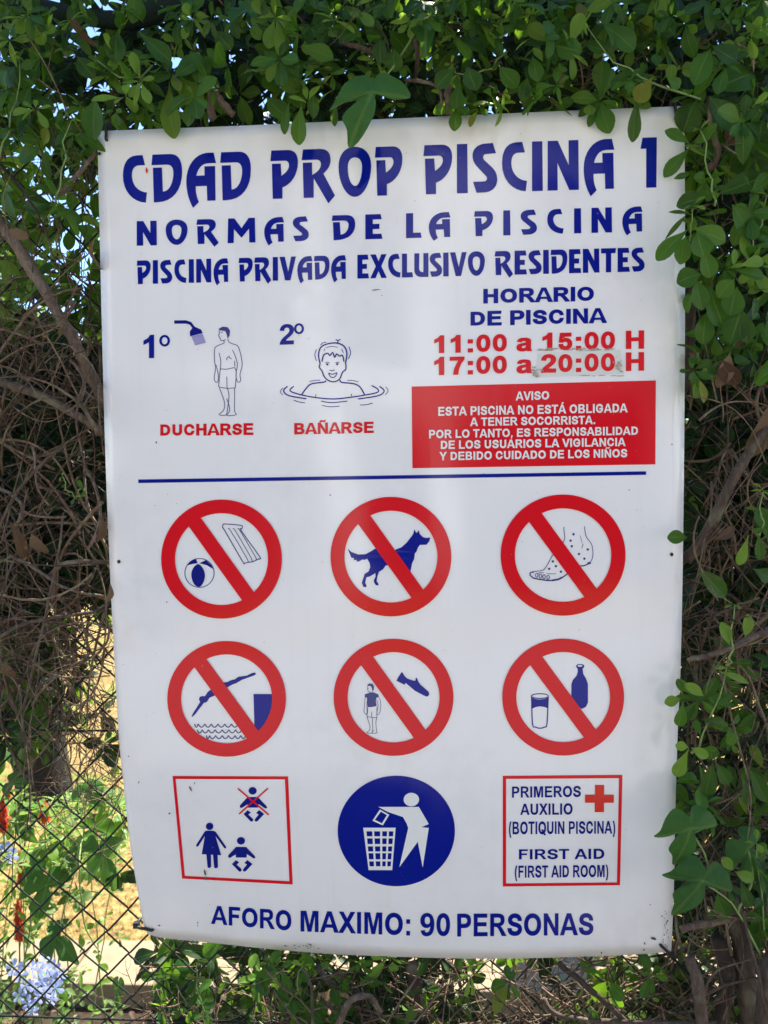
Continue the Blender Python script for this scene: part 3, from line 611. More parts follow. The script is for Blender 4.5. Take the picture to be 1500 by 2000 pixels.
Art(Z2).poly([(295,655),(330,690),(400,715),(470,712),(520,685),(560,660),(620,655),(700,665),(760,668),(820,645),(870,600),(910,550),(935,515),(945,470),(968,505),(990,478),(1000,515),(1030,545),(1060,553),(1103,548),(1090,590),(1065,620),(1000,622),(980,650),(965,695),(952,700),(945,760),(925,800),(908,885),(880,900),(800,880),(700,815),(665,825),(640,860),(600,885),(585,930),(578,975),(598,1005),(594,1018),(570,1015),(552,985),(550,965),(568,930),(565,895),(545,910),(510,930),(478,938),(466,990),(480,1020),(474,1036),(447,1030),(433,990),(450,940),(460,905),(500,880),(515,840),(510,800),(485,755),(455,770),(445,762),(400,785),(380,782),(385,768),(350,770),(360,752),(330,745),(318,715)]).build('dog_symbol', M_BLUE)
a = Art(Z3)
for P, w in (([(755,445),(760,500),(765,550),(748,600),(700,660),(645,725),(610,790),(580,840),(550,870),(470,880),(435,888)],7),([(435,885),(425,910),(440,930),(462,945)],12),([(455,945),(520,958),(620,970),(690,960),(740,940),(790,905)],13),([(870,828),(905,828),(960,822),(1010,800)],12),([(1010,800),(1035,750),(1040,680),(1025,610),(980,550),(965,500),(958,440)],7),([(915,530),(935,600)],4),([(945,610),(932,655)],6),([(500,900),(530,892),(560,895)],6),([(590,900),(640,905),(680,903)],6),([(640,968),(700,958),(740,938)],18),([(985,805),(1020,795)],22),([(440,890),(462,888)],12)): a.line(P, w)
for x, y in ((492,917),(528,926),(563,932),(603,938)): a.line(ell(x, y, 13, 20, 14), 7, smooth=1, closed=True)
for x, y in ((851,518),(822,580),(834,634),(904,710),(957,756),(990,666),(649,783),(679,829),(613,855),(727,883)): a.dot(x, y, 12)
a.build('spotted_foot_symbol', M_LINE)
Art(Z4).poly([(370,850),(385,815),(455,705),(442,680),(450,655),(475,648),(500,650),(530,605),(560,585),(620,550),(680,515),(720,510),(760,490),(790,485),(830,458),(910,448),(960,422),(990,418),(1000,432),(985,445),(920,468),(860,490),(810,520),(770,535),(715,565),(660,610),(590,645),(545,665),(520,705),(490,715),(440,780),(410,820),(380,850)]).build('diver_symbol', M_BLUE)
Art(Z4).poly([(975,628),(1170,628),(1175,760),(1140,880),(1022,1000),(985,945)]).build('pool_side_symbol', M_BLUE)
a = Art(Z4)
for xs, yc in (([400,435,500,562,628,695,760,825,880],920),([425,475,535,600,670,735,800,860,900],976),([515,545,605,670,730,795,850,900],1032)):
    for x0, x1 in zip(xs, xs[1:]):
        a.line([(x0, yc), (x0+(x1-x0)*.25, yc+24), ((x0+x1)/2, yc+32), (x0+(x1-x0)*.75, yc+24), (x1, yc)], 10, smooth=2)
a.build('water_symbol', M_LINE)
Art(Z5).poly([(775,410),(800,450),(825,475),(880,495),(905,500),(912,470),(922,470),(935,505),(955,535),(1035,605),(1043,630),(1030,650),(1010,652),(985,640),(900,595),(860,560),(812,520),(800,538),(722,498),(735,470)]).build('shoe_symbol', M_BLUE)
a = Art(Z5)
a.poly([(437,540),(455,525),(485,527),(502,550),(500,590),(485,600),(482,570),(470,548),(440,550)])
a.poly([(413,630),(470,612),(500,612),(545,632),(548,655),(525,665),(520,700),(528,745),(480,755),(440,755),(435,700),(433,660),(413,665)])
for P in ([(415,665),(410,740),(405,800),(425,828),(435,800),(432,740),(436,690)],[(548,655),(567,710),(562,800),(535,830),(532,800),(542,740),(530,690)],[(442,758),(440,800),(432,848)],[(432,848),(480,855),(530,860)],[(530,860),(530,755)],[(480,800),(480,855)],[(435,850),(450,900),(463,940),(458,980),(435,1005),(480,1008),(490,970),(485,860)],[(530,860),(520,910),(528,990),(530,1008),(480,1010),(500,980)],[(440,552),(440,580),(450,605),(465,608),(470,614)],[(440,570),(452,572)],[(485,600),(488,612)]): a.line(P, 5)
a.build('shirted_man_symbol', M_LINE)
a = Art(Z6)
a.poly([(880,345),(875,360),(890,378),(893,410),(880,450),(845,490),(830,530),(830,700),(850,745),(890,768),(940,770),(975,750),(992,710),(992,530),(975,480),(945,430),(940,380),(955,365),(955,345),(935,336),(895,336)], ell(915,353,26,9,16))
a.build('bottle_symbol', M_BLUE)
a = Art(Z6); a.line([(442,655),(450,922),(480,950),(522,962),(570,950),(592,920),(604,655)], 11, smooth=3); a.line(ell(523,648,83,23,30), 9, smooth=1, closed=True)
a.poly([(440,662),(475,676),(523,682),(570,676),(608,660),(604,770),(570,755),(523,748),(480,755),(446,772)])
a.build('glass_symbol', M_BLUE)
Z7, Z8 = (320,1490,5), (630,1490,5)
Art(Z7).poly([(85,128),(1213,132),(1258,1188),(178,1130)], [(115,158),(1182,162),(1226,1156),(205,1104)], dice=60).build('red_frame', M_RED)
def baby(dx, dy, name):
    a = Art((Z7[0] + dx/5, Z7[1] + dy/5, 5))
    a.poly(ell(867,273,40,37,24)).poly([(818,333),(918,333),(1000,420),(1010,436),(1000,446),(986,443),(925,402),(922,437),(818,437),(816,405),(762,440),(746,438),(740,426),(745,412)])
    a.poly([(818,462),(850,485),(825,505),(868,545),(874,560),(865,573),(848,573),(778,500)]).poly([(930,460),(980,500),(912,572),(894,574),(886,562),(890,548),(925,505),(900,490)])
    return a.build(name, M_DBLUE)
baby(0, 0, 'baby_symbol'); baby(-114, 488, 'baby_symbol')
Art(Z7).line([(722,250),(1025,508)], 15, layer=1).line([(1017,248),(735,500)], 15, layer=1).build('red_crossing_out', M_RED)
Art(Z7).poly(ell(447,620,37,36,24)).poly([(400,668),(420,662),(480,662),(505,672),(608,820),(608,834),(592,836),(505,715),(560,902),(370,892),(400,715),(338,812),(322,820),(313,806)]).poly([(415,893),(460,896),(462,1015),(447,1028),(430,1024),(426,1012)]).poly([(480,897),(525,899),(529,1018),(512,1031),(495,1026),(490,1014)]).build('woman_symbol', M_DBLUE)
disc = Art(Z8).poly(ell(720,665,573,540,80), dice=40).build('blue_disc', M_BLUE)
Art(Z8).poly(ell(867,358,75,66,32), layer=2).poly([(545,430),(940,430),(1037,597),(965,628),(1037,635),(978,1020),(930,770),(750,1018),(837,635),(820,590),(785,528),(640,480)], layer=2).build('tidy_man_symbol', M_PRINT)
Art(Z8).poly([(560,455),(652,507),(588,610),(487,565)], [(570,475),(628,510),(580,590),(510,556)], layer=2).build('paper_symbol', M_PRINT)
cols_t = [(428,485),(503,562),(583,630),(648,692)]; cols_b = [(460,503),(522,565),(583,615),(632,665)]
cs = [[(397,633),(713,633),(680,1047),(450,1047)]]
for y0, y1 in ((668,717),(737,793),(815,865),(882,942),(962,1010)):
    for (a0, a1), (b0, b1) in zip(cols_t, cols_b):
        g = lambda y, p, q: p + (q - p) * (y - 668) / 342
        cs.append([(g(y0,a0,b0),y0),(g(y0,a1,b1),y0),(g(y1,a1,b1),y1),(g(y1,a0,b0),y1)])
Art(Z8).poly(*cs, layer=2).build('waste_basket_symbol', M_PRINT)
ZT = (230,560,2.632)
Art(ZT).poly([(290,173),(350,172),(378,182),(395,205),(428,220),(437,238),(372,255),(370,230),(383,212),(370,195),(350,190),(290,190)]).build('shower_symbol', M_DBLUE)
Art(ZT).poly([(378,255),(435,240),(453,288),(398,302)]).build('shower_spray_symbol', M_LILAC)
a = Art(ZT)
a.poly([(518,216),(540,205),(565,208),(577,225),(575,250),(565,268),(560,245),(552,228),(525,224)])
for P in ([(520,222),(523,240),(518,250),(525,262),(530,276),(545,276),(555,270)],[(545,278),(545,290),(510,305),(497,325),(497,380),(503,420),(495,470),(505,492),(515,485),(517,465)],[(505,400),(515,440),(517,465)],[(520,340),(529,380),(527,420)],[(568,268),(568,280),(585,292),(615,303),(630,340),(640,400),(628,450),(632,480),(620,492),(610,475),(608,445),(615,400),(605,360),(590,325)],[(527,422),(560,424),(600,415)],[(527,420),(522,470),(518,515)],[(518,515),(560,522),(604,520)],[(604,520),(609,440),(600,415)],[(560,462),(562,520)],[(522,520),(545,580),(550,615),(540,640),(520,658),(555,660),(562,640),(572,560),(562,520)],[(600,520),(600,580),(600,640),(610,658),(560,662),(575,640),(572,610),(560,575)],[(575,355),(560,368),(562,378)],[(572,362),(585,372)],[(530,235),(540,234)],[(600,380),(602,410)]): a.line(P, 3.6, smooth=3)
a.build('bather_symbol', M_LINE)
a = Art(ZT)
for P, w in (([(1040,395),(1032,350),(1045,310),(1085,292),(1130,290),(1165,308),(1178,345),(1170,395)],7),([(1050,385),(1058,352),(1080,342),(1090,354),(1105,338),(1115,364),(1125,345),(1140,357),(1155,352),(1163,385)],7),([(1040,395),(1036,415),(1048,430),(1060,460),(1080,480),(1110,489),(1140,475),(1155,440),(1172,425),(1172,395)],6.5),([(1088,428),(1103,432),(1116,427)],4),([(1083,444),(1105,450),(1127,442),(1115,464),(1095,464),(1083,444)],5),([(1068,482),(1062,490),(1000,498),(975,515),(945,555)],7),([(1142,480),(1152,492),(1210,498),(1245,515),(1270,558)],7),([(905,512),(885,535),(940,555),(1020,570),(1110,577),(1200,568),(1270,557),(1335,543),(1335,525),(1305,508)],6.5),([(872,512),(852,535),(880,560),(970,576)],6.5),([(1045,588),(1100,596),(1180,588)],5),([(1345,512),(1370,535),(1340,560),(1235,577)],6.5),([(848,520),(835,540),(848,556)],3.5),([(1378,515),(1390,535),(1375,556)],3.5),([(905,583),(930,592),(962,597)],4),([(1050,610),(1090,617),(1140,614)],4),([(1245,608),(1280,606),(1310,598)],4),([(1022,322),(1013,350),(1022,382)],4),([(1188,308),(1197,340),(1185,372)],4),([(1042,300),(1055,288),(1072,285)],4),([(1128,290),(1132,278),(1120,272)],5),([(1132,278),(1145,270)],5),([(1070,314),(1100,306),(1130,312)],3),([(1060,330),(1065,318)],3),([(1150,320),(1160,340)],3),([(1018,553),(1018,565)],4),([(1200,550),(1202,563)],4),([(985,487),(1010,482),(1040,480)],3.5),([(1180,482),(1210,482),(1235,490)],3.5)): a.line(P, w, smooth=3)
a.dot(1077,399,6); a.dot(1128,398,6); a.line([(1066,392),(1078,388),(1090,393)],3); a.line([(1118,392),(1130,388),(1140,393)],3)
a.build('swimming_boy_symbol', M_BLUE)

# patch over the altered hours, dirt, holes
Art().poly([(1050,689),(1212,683),(1219,730),(1046,737)]).build('patch_sticker', M_PATCH)
rnd = random.Random(5)
def blobs(a, spots, mi=0, layer=3):
    for x, y, rx, ry, an in spots:
        P = []
        for k in range(12):
            r = rnd.uniform(.6, 1.15); u, v = rx*r*cos(k*pi/6), ry*r*sin(k*pi/6)
            P.append((x + u*cos(an) - v*sin(an), y + u*sin(an) + v*cos(an)))
        a.poly(P, layer=layer, mi=mi)
a = Art(); sp = []
for k in range(22): sp.append((1055 + 150*rnd.random()**1.3, 684.5 - 4*rnd.random(), rnd.uniform(4, 12), rnd.uniform(.6, 1.4), -.03))
for k in range(12): sp.append((1046 + rnd.uniform(-6, 14), 728 + rnd.uniform(-12, 7), rnd.uniform(1.5, 6), rnd.uniform(.8, 2.0), rnd.uniform(-1, 1)))
for k in range(16): sp.append((1210 + rnd.uniform(-12, 6), rnd.uniform(690, 730), rnd.uniform(1, 5), rnd.uniform(.8, 2.0), rnd.uniform(-1, 1)))
for k in range(8): sp.append((rnd.uniform(1130, 1215), 733.5 + rnd.uniform(-1, 1), rnd.uniform(4, 12), .8, -.03))
blobs(a, sp, layer=3); a.build('old_glue', M_GLUE)['kind'] = 'stuff'
a = Art(); sp = [(400,1704,2,7,-.25),(402,1716,2,4,0),(1276,1833,6,3,.2),(1259,1843,2,2.5,0),(1258,1855,2,2,0),(735,566,9,1.0,-.1),(746,577,1.2,1.2,0),(1175,1861,1.5,3,0),(311,1808,2.5,2,0),(386,1802,1.2,2,0),(386,1808,1,1.5,0),(251,1477,2,1.4,0),(271,1528,1,3,.2),(331,1589,2.2,2,.5),(372,1541,1.5,6,-.5),(380,1530,1,2,0),(285,330,.8,.8,0),(437,300,1,1,0),(645,967,1.5,1.5,0),(1229,957,2,1.2,0),(1312,868,1.5,1.5,0),(1270,1767,1.5,1.5,0),(305,864,1.5,2.5,0),(326,1176,1.2,2,0)]
for k in range(70): sp.append((rnd.uniform(230, 1310), rnd.uniform(260, 1840), rnd.uniform(.4, 1.0), rnd.uniform(.4, 1.0), rnd.uniform(0, 3)))
for k in range(16): sp.append((1300 + rnd.gauss(0, 3), 1780 + k*4.6, rnd.uniform(.6, 1.6), rnd.uniform(1, 4), rnd.uniform(-.4, .4)))
for k in range(14): sp.append((593 + rnd.gauss(0, 18), 1848 + rnd.gauss(0, 4), rnd.uniform(1, 4), rnd.uniform(.5, 1.2), rnd.uniform(-.3, .3)))
blobs(a, sp); g_ = a.build('grime', M_GRIME); g_['kind'] = 'stuff'
for x, y in ((232,1097),(1312,1083),(193.5,300)):
    Art().poly(ell(x, y, 3.4, 3.8, 14), layer=2).build('screw_hole', M_TIE)
Art().poly([(285,326),(289,332),(287,340),(284,334)], layer=2).build('red_ink_smudge', M_ORANGE)

# cable ties through the four corners (they hold the sign to the wire mesh)
def tie(p0, p1, lbl, head=True):
    """black strap from p0 on the sheet over the edge p1 and back behind it"""
    A = onsign(p0[0], p0[1], 0.002); B = onsign(p1[0], p1[1], 0.002); d = (B - A).normalized()
    R_ = empty('cable_tie', B + Vector((0, 0.01, 0)), lbl, 'cable tie', 'black ties at the corners of the sign')
    m_ = MB(); tube(m_, catmull([A + Vector((0, .006, 0)), A, (A+B)/2 + Vector((0, -.0006, 0)), B + d*.004, B + d*.007 + Vector((0, .012, 0)), B + Vector((0, .035, 0)), A + Vector((0, .04, 0)), A + Vector((0, .012, 0))], 4), 0.0022, 6)
    m_.build('strap', M_TIE, R_)
    h = MB(); c = B + d*.006 + Vector((0, .004, 0)); box(h, c - Vector((.0042,.0035,.0042)), c + Vector((.0042,.0035,.0042))); h.sm = False; h.build('head', M_TIE, R_)
    return R_
tie((207.5,272),(208,254), 'black cable tie looped over the top edge of the sign beside the letter C')
tie((1322,229),(1318,209), 'black cable tie at the top corner of the sign near the number 1')
t3 = tie((297,1817),(272,1811), 'black cable tie sticking out of the lower left corner of the sign')
tie((1291,1847),(1306,1860), 'black cable tie at the lower corner of the sign under the word PERSONAS')
#@@PART2
# ================================================================ setting
def struct(name, mb_, m): return mb_.build(name, m, None, 'structure')
def ground_mat():
    m, t, b = mat('dry_lawn')
    n1, n2, n3 = noise(t, 1.6, 5), noise(t, 38, 6), noise(t, 160, 3)
    c = ramp(t, n1, [(0.30, (0.25, 0.175, 0.065)), (0.5, (0.38, 0.285, 0.11)), (0.72, (0.42, 0.34, 0.15))])
    c = mixc(t, ramp(t, n2, [(0.38, (0, 0, 0)), (0.62, (1, 1, 1))]), c, (0.17, 0.095, 0.035))
    c = mixc(t, ramp(t, noise(t, 2.4, 4), [(0.56, (0, 0, 0)), (0.66, (0.9, 0.9, 0.9))]), c, (0.15, 0.24, 0.04))
    t.links.new(c, b.inputs['Base Color']); b.inputs['Roughness'].default_value = 0.95; b.inputs['Specular IOR Level'].default_value = 0.1
    bump(t, b, math_(t, 'ADD', n2, n3), 0.02, 0.8); return m
g = MB(); g.sm = False
n_ = 40
def gh(x, y): return 0.0
vs = []; fs = []
xs = [-60, -30, -15, -8] + [-6 + k * .4 for k in range(31)] + [8, 15, 30, 60]
ys = [-60, -30, -15, -8, -4, -2] + [-1 + k * .4 for k in range(26)] + [12, 18, 30, 60]
for y in ys:
    for x in xs: vs.append((x, y, -0.02 + 0.012 * mnoise.noise(Vector((x, y, 0)))))
for j in range(len(ys)-1):
    for i in range(len(xs)-1):
        a_ = j*len(xs)+i; fs.append((a_, a_+1, a_+1+len(xs), a_+len(xs)))
g.add(vs, fs); struct('ground', g, ground_mat())
m_soil = simple('soil', (0.035, 0.024, 0.016), 0.95, 0.4, 40, 0.1, 0.01)
g = MB(); box(g, (-6, -0.15, -0.05), (6, .99, 0.012)); g.sm = False; struct('planting_bed', g, m_soil)
m_conc = simple('grey_concrete', (0.20, 0.19, 0.175), 0.85, 0.12, 6, 0.2, 0.003)
g = MB(); g.sm = False; box(g, (-12, -5.4, -0.05), (12, -0.155, 0.03)); struct('path', g, m_conc)

m_stone = simple('pale_stone', (0.21, 0.16, 0.10), 0.85, 0.18, 12, 0.2, 0.003)
K = empty('stone_kerb', (0, 1.2, 0), 'pale stone kerb slabs laid along the planting bed behind the fence', 'kerb')
for k in range(12):
    m_ = MB(); m_.sm = False; x0 = -3.0 + k * .5 + .003; dz = rnd.uniform(-.004, .004)
    box(m_, (x0, 1.005, -0.02), (x0 + .494, 1.215, 0.075 + dz))
    o = m_.build('slab', m_stone, K)
    bv = o.modifiers.new('bevel', 'BEVEL'); bv.width = .006; bv.segments = 2

# far end of the lawn
m_plaster = simple('cream_plaster', (0.34, 0.27, 0.18), 0.9, 0.1, 2, 0.2, 0.003)
m_cop = simple('coping_stone', (0.5, 0.44, 0.36), 0.8, 0.1, 5, 0.2)
GW = empty('garden_wall', (0, 16, 0), 'low cream rendered wall at the far end of the dry lawn', 'wall')
m_ = MB(); m_.sm = False; box(m_, (-24, 16, -0.1), (24, 16.25, 1.25)); m_.build('wall_face', m_plaster, GW)
m_ = MB(); m_.sm = False; box(m_, (-24, 15.95, 1.253), (24, 16.3, 1.33)); m_.build('coping', m_cop, GW)

def leaf_cluster_cloud(mb_, c, R, n, size, mi=0, seed=0, flatn=.6):
    r = random.Random(seed)
    for _ in range(n):
        d = Vector((r.gauss(0, 1), r.gauss(0, 1), r.gauss(0, 1))).normalized() * (r.random() ** .4)
        p = c + Vector((d.x * R[0], d.y * R[1], d.z * R[2]))
        q = Vector((r.gauss(0, 1), r.gauss(0, 1), r.gauss(0, flatn))).normalized(); u = q.orthogonal().normalized(); v = q.cross(u)
        s_ = size * r.uniform(.6, 1.3); s2 = s_ * .5
        mb_.add([p - u*s_, p + v*s2, p + u*s_, p - v*s2], [(0, 1, 2, 3)], mi, tone=r.random(), rib=.5)
def far_tree(x, y, h, R, seed, label):
    T = empty('garden_tree', (x, y, 0), label, 'tree', 'trees beyond the lawn'); r = random.Random(seed)
    m_ = MB(); tube(m_, [(x, y, -.1), (x+.05, y, h*.3), (x-.1, y, h*.6), (x, y, h*.85)], [.22, .17, .11, .05], 8)
    for k in range(6):
        a_ = k * 1.05; z = h * (.35 + .08 * k); tube(m_, [(x, y, z), (x+cos(a_)*R*.4, y+sin(a_)*R*.4, z+.5), (x+cos(a_)*R*.7, y+sin(a_)*R*.7, z+.9)], [.08, .05, .02], 5)
    m_.build('trunk', M_TRUNK, T)
    m_ = MB()
    for k in range(16):
        a_ = r.uniform(0, 6.28); rr = R * r.uniform(.1, .75); c = Vector((x + cos(a_)*rr, y + sin(a_)*rr, h * r.uniform(.5, 1.0)))
        q = R * r.uniform(.25, .45); leaf_cluster_cloud(m_, c, (q, q, q*.7), 260, .09, 0, seed*50+k)
    m_.build('crown', M_FARLEAF, T)
far_tree(-9.5, 18.5, 5.0, 2.6, 1, 'broad green tree behind the cream wall, on the far left')
far_tree(7.5, 19, 4.6, 2.4, 2, 'round green tree behind the cream wall, on the far right')

far_tree(-2.6, -6.4, 6.6, 2.3, 3, 'tree in front of the white villa, on its left half')
far_tree(2.9, -6.6, 6.2, 2.2, 4, 'tree in front of the white villa, on its right half')
# villa on the side the photographer stands, mirrored faintly in the glossy board
V_ = empty('white_villa', (0, -8.2, 0), 'white villa with tall dark windows facing the fence from across the path', 'house')
m_vw = simple('white_render', (0.62, 0.61, 0.59), 0.9, 0.06, 3, 0.2)
m_glass, t_, b_ = mat('window_glass'); b_.inputs['Base Color'].default_value = (0.02, 0.03, 0.04, 1); b_.inputs['Roughness'].default_value = 0.05
opn = [(-7.2, -5.9), (-3.9, -1.6), (-1.1, .25), (.7, 2.6), (3.6, 5.2), (7.6, 8.8)]
m_ = MB(); m_.sm = False; cur = -11
for a_, b2 in opn:
    box(m_, (cur, -8.5, 0), (a_, -8.2, 5.4)); box(m_, (a_, -8.5, 2.5), (b2, -8.2, 3.0)); box(m_, (a_, -8.5, 4.9), (b2, -8.2, 5.4)); cur = b2
box(m_, (cur, -8.5, 0), (11, -8.2, 5.4)); m_.build('wall', m_vw, V_)
m_ = MB(); m_.sm = False; box(m_, (-11.3, -12, 5.403), (11.3, -8.0, 5.62)); m_.build('roof', m_cop, V_)
for a_, b2 in opn:
    for z0, z1 in ((0, 2.5), (3.0, 4.9)):
        m_ = MB(); m_.sm = False; box(m_, (a_, -8.42, z0), (b2, -8.40, z1)); m_.build('window', m_glass, V_)

# ================================================================ leaves
def leaf_grid(prof, curl=.25, fold=.22, wave=0.0, seed=0):
    r = random.Random(seed); vs = []; fs = []; rib = []; al = []; ph = r.uniform(0, 6)
    for i, (t, w) in enumerate(prof):
        zc = -curl * t * t
        for j in (-1, -.5, 0, .5, 1):
            wx = w * j
            z = zc + fold * abs(wx) + wave * sin(t * 9 + ph + (2 if j > 0 else 0)) * abs(j)
            vs.append(Vector((wx + .03*sin(t*3+ph)*t, t - .06 * curl * t, z))); rib.append(abs(j) if w > .02 else .3); al.append(t)
    n = 5
    for i in range(len(prof) - 1):
        for j in range(4): fs.append((i*n+j, i*n+j+1, (i+1)*n+j+1, (i+1)*n+j))
    return vs, fs, rib, al
PR_SPAT = [(0,.014),(.10,.022),(.22,.060),(.36,.125),(.50,.190),(.64,.236),(.78,.240),(.90,.185),(.965,.105),(1.0,.035)]
PR_OVAL = [(0,.014),(.07,.028),(.16,.095),(.30,.190),(.45,.255),(.60,.280),(.75,.258),(.88,.180),(.96,.095),(1.0,.025)]
PR_LANC = [(0,.012),(.10,.03),(.25,.085),(.40,.125),(.55,.135),(.70,.115),(.84,.07),(.94,.03),(1.0,.004)]
LG = [leaf_grid(PR_SPAT, .18, .25, .012, 1), leaf_grid(PR_SPAT, .42, .15, .02, 2), leaf_grid(PR_OVAL, .10, .28, .015, 3), leaf_grid(PR_OVAL, .30, .10, .03, 4),
      leaf_grid(PR_SPAT, -.12, .35, .015, 5), leaf_grid(PR_LANC, .35, .4, .01, 6), leaf_grid(PR_OVAL, .65, .35, .04, 7)]
def leaf_mesh(g, name, mats):
    m_ = MB(); m_.add(g[0], g[1], 0, rib=g[2], along=g[3], tone=0.0); return m_.mesh(name, mats)
LM = {k: [leaf_mesh(g, 'leaf', [mm]) for g in LG] for k, mm in (('m', M_LEAF), ('y', M_YOUNG), ('d', M_DRY), ('f', M_FARLEAF), ('o', M_SHADED))}
MI = {'m': 0, 'y': 1, 'd': 2, 'f': 3, 'o': 4}; STUFFM = [M_LEAF, M_YOUNG, M_DRY, M_FARLEAF, M_SHADED]
def frame(p, d, n, s, wscale=1.0):
    d = d.normalized(); n = (n - d * n.dot(d))
    if n.length < 1e-4: n = d.orthogonal()
    n.normalize(); x = d.cross(n)
    m_ = Matrix((x * s * wscale, d * s, n * s)).transposed().to_4x4(); m_.translation = p; return m_
class Plant:
    """one plant: big front leaves are parts, everything deeper is joined foliage"""
    def __init__(s, name, loc, label, cat, group=None, cap=290):
        s.root = empty(name, loc, label, cat, group); s.cap = cap; s.nl = 0; s.mb = MB(); s.stem = MB(); s.r = random.Random(hash(label) % 9973 if False else sum(map(ord, label)))
    def leaf(s, mtx, kind='m', v=None, front=False):
        v = s.r.randrange(5) if v is None else v
        if front and s.nl < s.cap:
            s.nl += 1; place('leaf', LM[kind][v], mtx, s.root)
        else:
            g = LG[v]; vs = g[0]
            s.mb.add([mtx @ q for q in vs], g[1], MI[kind], rib=g[2], along=g[3], tone=s.r.random())
    def rosette(s, p, size, n=5, kind='m', front=False, spread=1.0, axis=None, face=(0, -.5, .45)):
        r = s.r; axis = axis or Vector((r.gauss(0, .5), -0.7 + r.gauss(0, .4), .25 + r.gauss(0, .5))); axis.normalize()
        u = axis.orthogonal().normalized(); v = axis.cross(u); a0 = r.uniform(0, 6.28)
        for k in range(n):
            a_ = a0 + k * 2.4 + r.uniform(-.3, .3); rad = u * cos(a_) + v * sin(a_)
            d = rad * spread + axis * r.uniform(.1, .7) + Vector((0, 0, -.35)); nrm = axis * 1.0 - rad * r.uniform(.2, .6) + Vector(face) + Vector((r.gauss(0, .3), r.gauss(0, .3), r.gauss(0, .3)))
            sz = size * r.uniform(.42, 1.2)
            s.leaf(frame(p + d.normalized() * size * .05, d, nrm, sz, r.uniform(.7, 1.15)), kind, r.choice((0, 5, 5, 1, 4) if kind == 'y' else (0, 1, 2, 3, 4, 0, 1, 5, 6)), front)
    def shoot(s, p0, p1, size, kind='m', front=False, n=6, r0=.0016, sag=.02, tip=True, tipkind=None):
        """leafy shoot from p0 to p1"""
        r = s.r; P = []
        for k in range(9):
            t = k / 8; q = p0.lerp(p1, t); q = q + Vector((0, 0, -sag * 4 * t * (1-t))) + Vector((r.gauss(0, .002), r.gauss(0, .002), r.gauss(0, .002))); P.append(q)
        tube(s.stem, P, [r0 * (1 - .55*k/8) for k in range(9)], 5)
        d0 = (p1 - p0).normalized(); a_ = r.uniform(0, 6)
        for k in range(n):
            t = (k + .7) / (n + .3); i = min(7, int(t * 8)); q = P[i].lerp(P[i+1], t*8 - i)
            for m in range(2 if r.random() < .5 else 1):
                a_ += 2.4; u = d0.orthogonal().normalized(); v = d0.cross(u); rad = u * cos(a_) + v * sin(a_)
                d = rad + d0 * .5 + Vector((0, -.25, -.2)); nrm = Vector((r.gauss(0, .4), -1, .7)) + d0 * .4
                s.leaf(frame(q, d, nrm, size * r.uniform(.6, 1.1) * (1 - .35 * t)), kind, None, front)
        if tip: s.rosette(P[-1], size * .55, 5, tipkind or kind, front, .6, d0)
    def key(s, bx, by, tx, ty, wpx, Y, kind='m', v=None, tilt=(0, 0), tipY=0.0):
        """a leaf whose base and tip are known"""
        B, T = at(bx, by, Y), at(tx, ty, Y + tipY); L = (T - B).length
        pxm = F / (Y - CAMP.y)
        v = s.r.choice([0, 2, 3]) if v is None else v
        w0 = {0: .464, 1: .464, 2: .53, 3: .53, 4: .464, 5: .27, 6: .53}[v]
        n = Vector((tilt[0], -1, .25 + tilt[1]))
        s.leaf(frame(B, T - B, n, L, (wpx / pxm) / (L * w0)), kind, v, True)
    def done(s, stem_mat=None):
        if s.mb.v: s.mb.build('foliage', STUFFM, s.root, 'stuff')
        if s.stem.v: s.stem.build('stems', stem_mat or M_STEM, s.root, 'stuff')

def top_edge(px): return 256 + (px - 190) * (207 - 256) / 1147
def left_edge(py):
    for (a_, b2), (c, d) in zip(LEFT, LEFT[1:]):
        if py <= d: return a_ + (c - a_) * (py - b2) / (d - b2)
    return 285
def right_edge(py): return 1337 - max(0, (py - 900)) * .027
def clear(px, py, mg=0):
    """outside the outline of the board by mg"""
    return py < top_edge(px) - mg or px < left_edge(py) - mg or px > right_edge(py) + mg or py > 1872 + mg

R = random.Random(11)
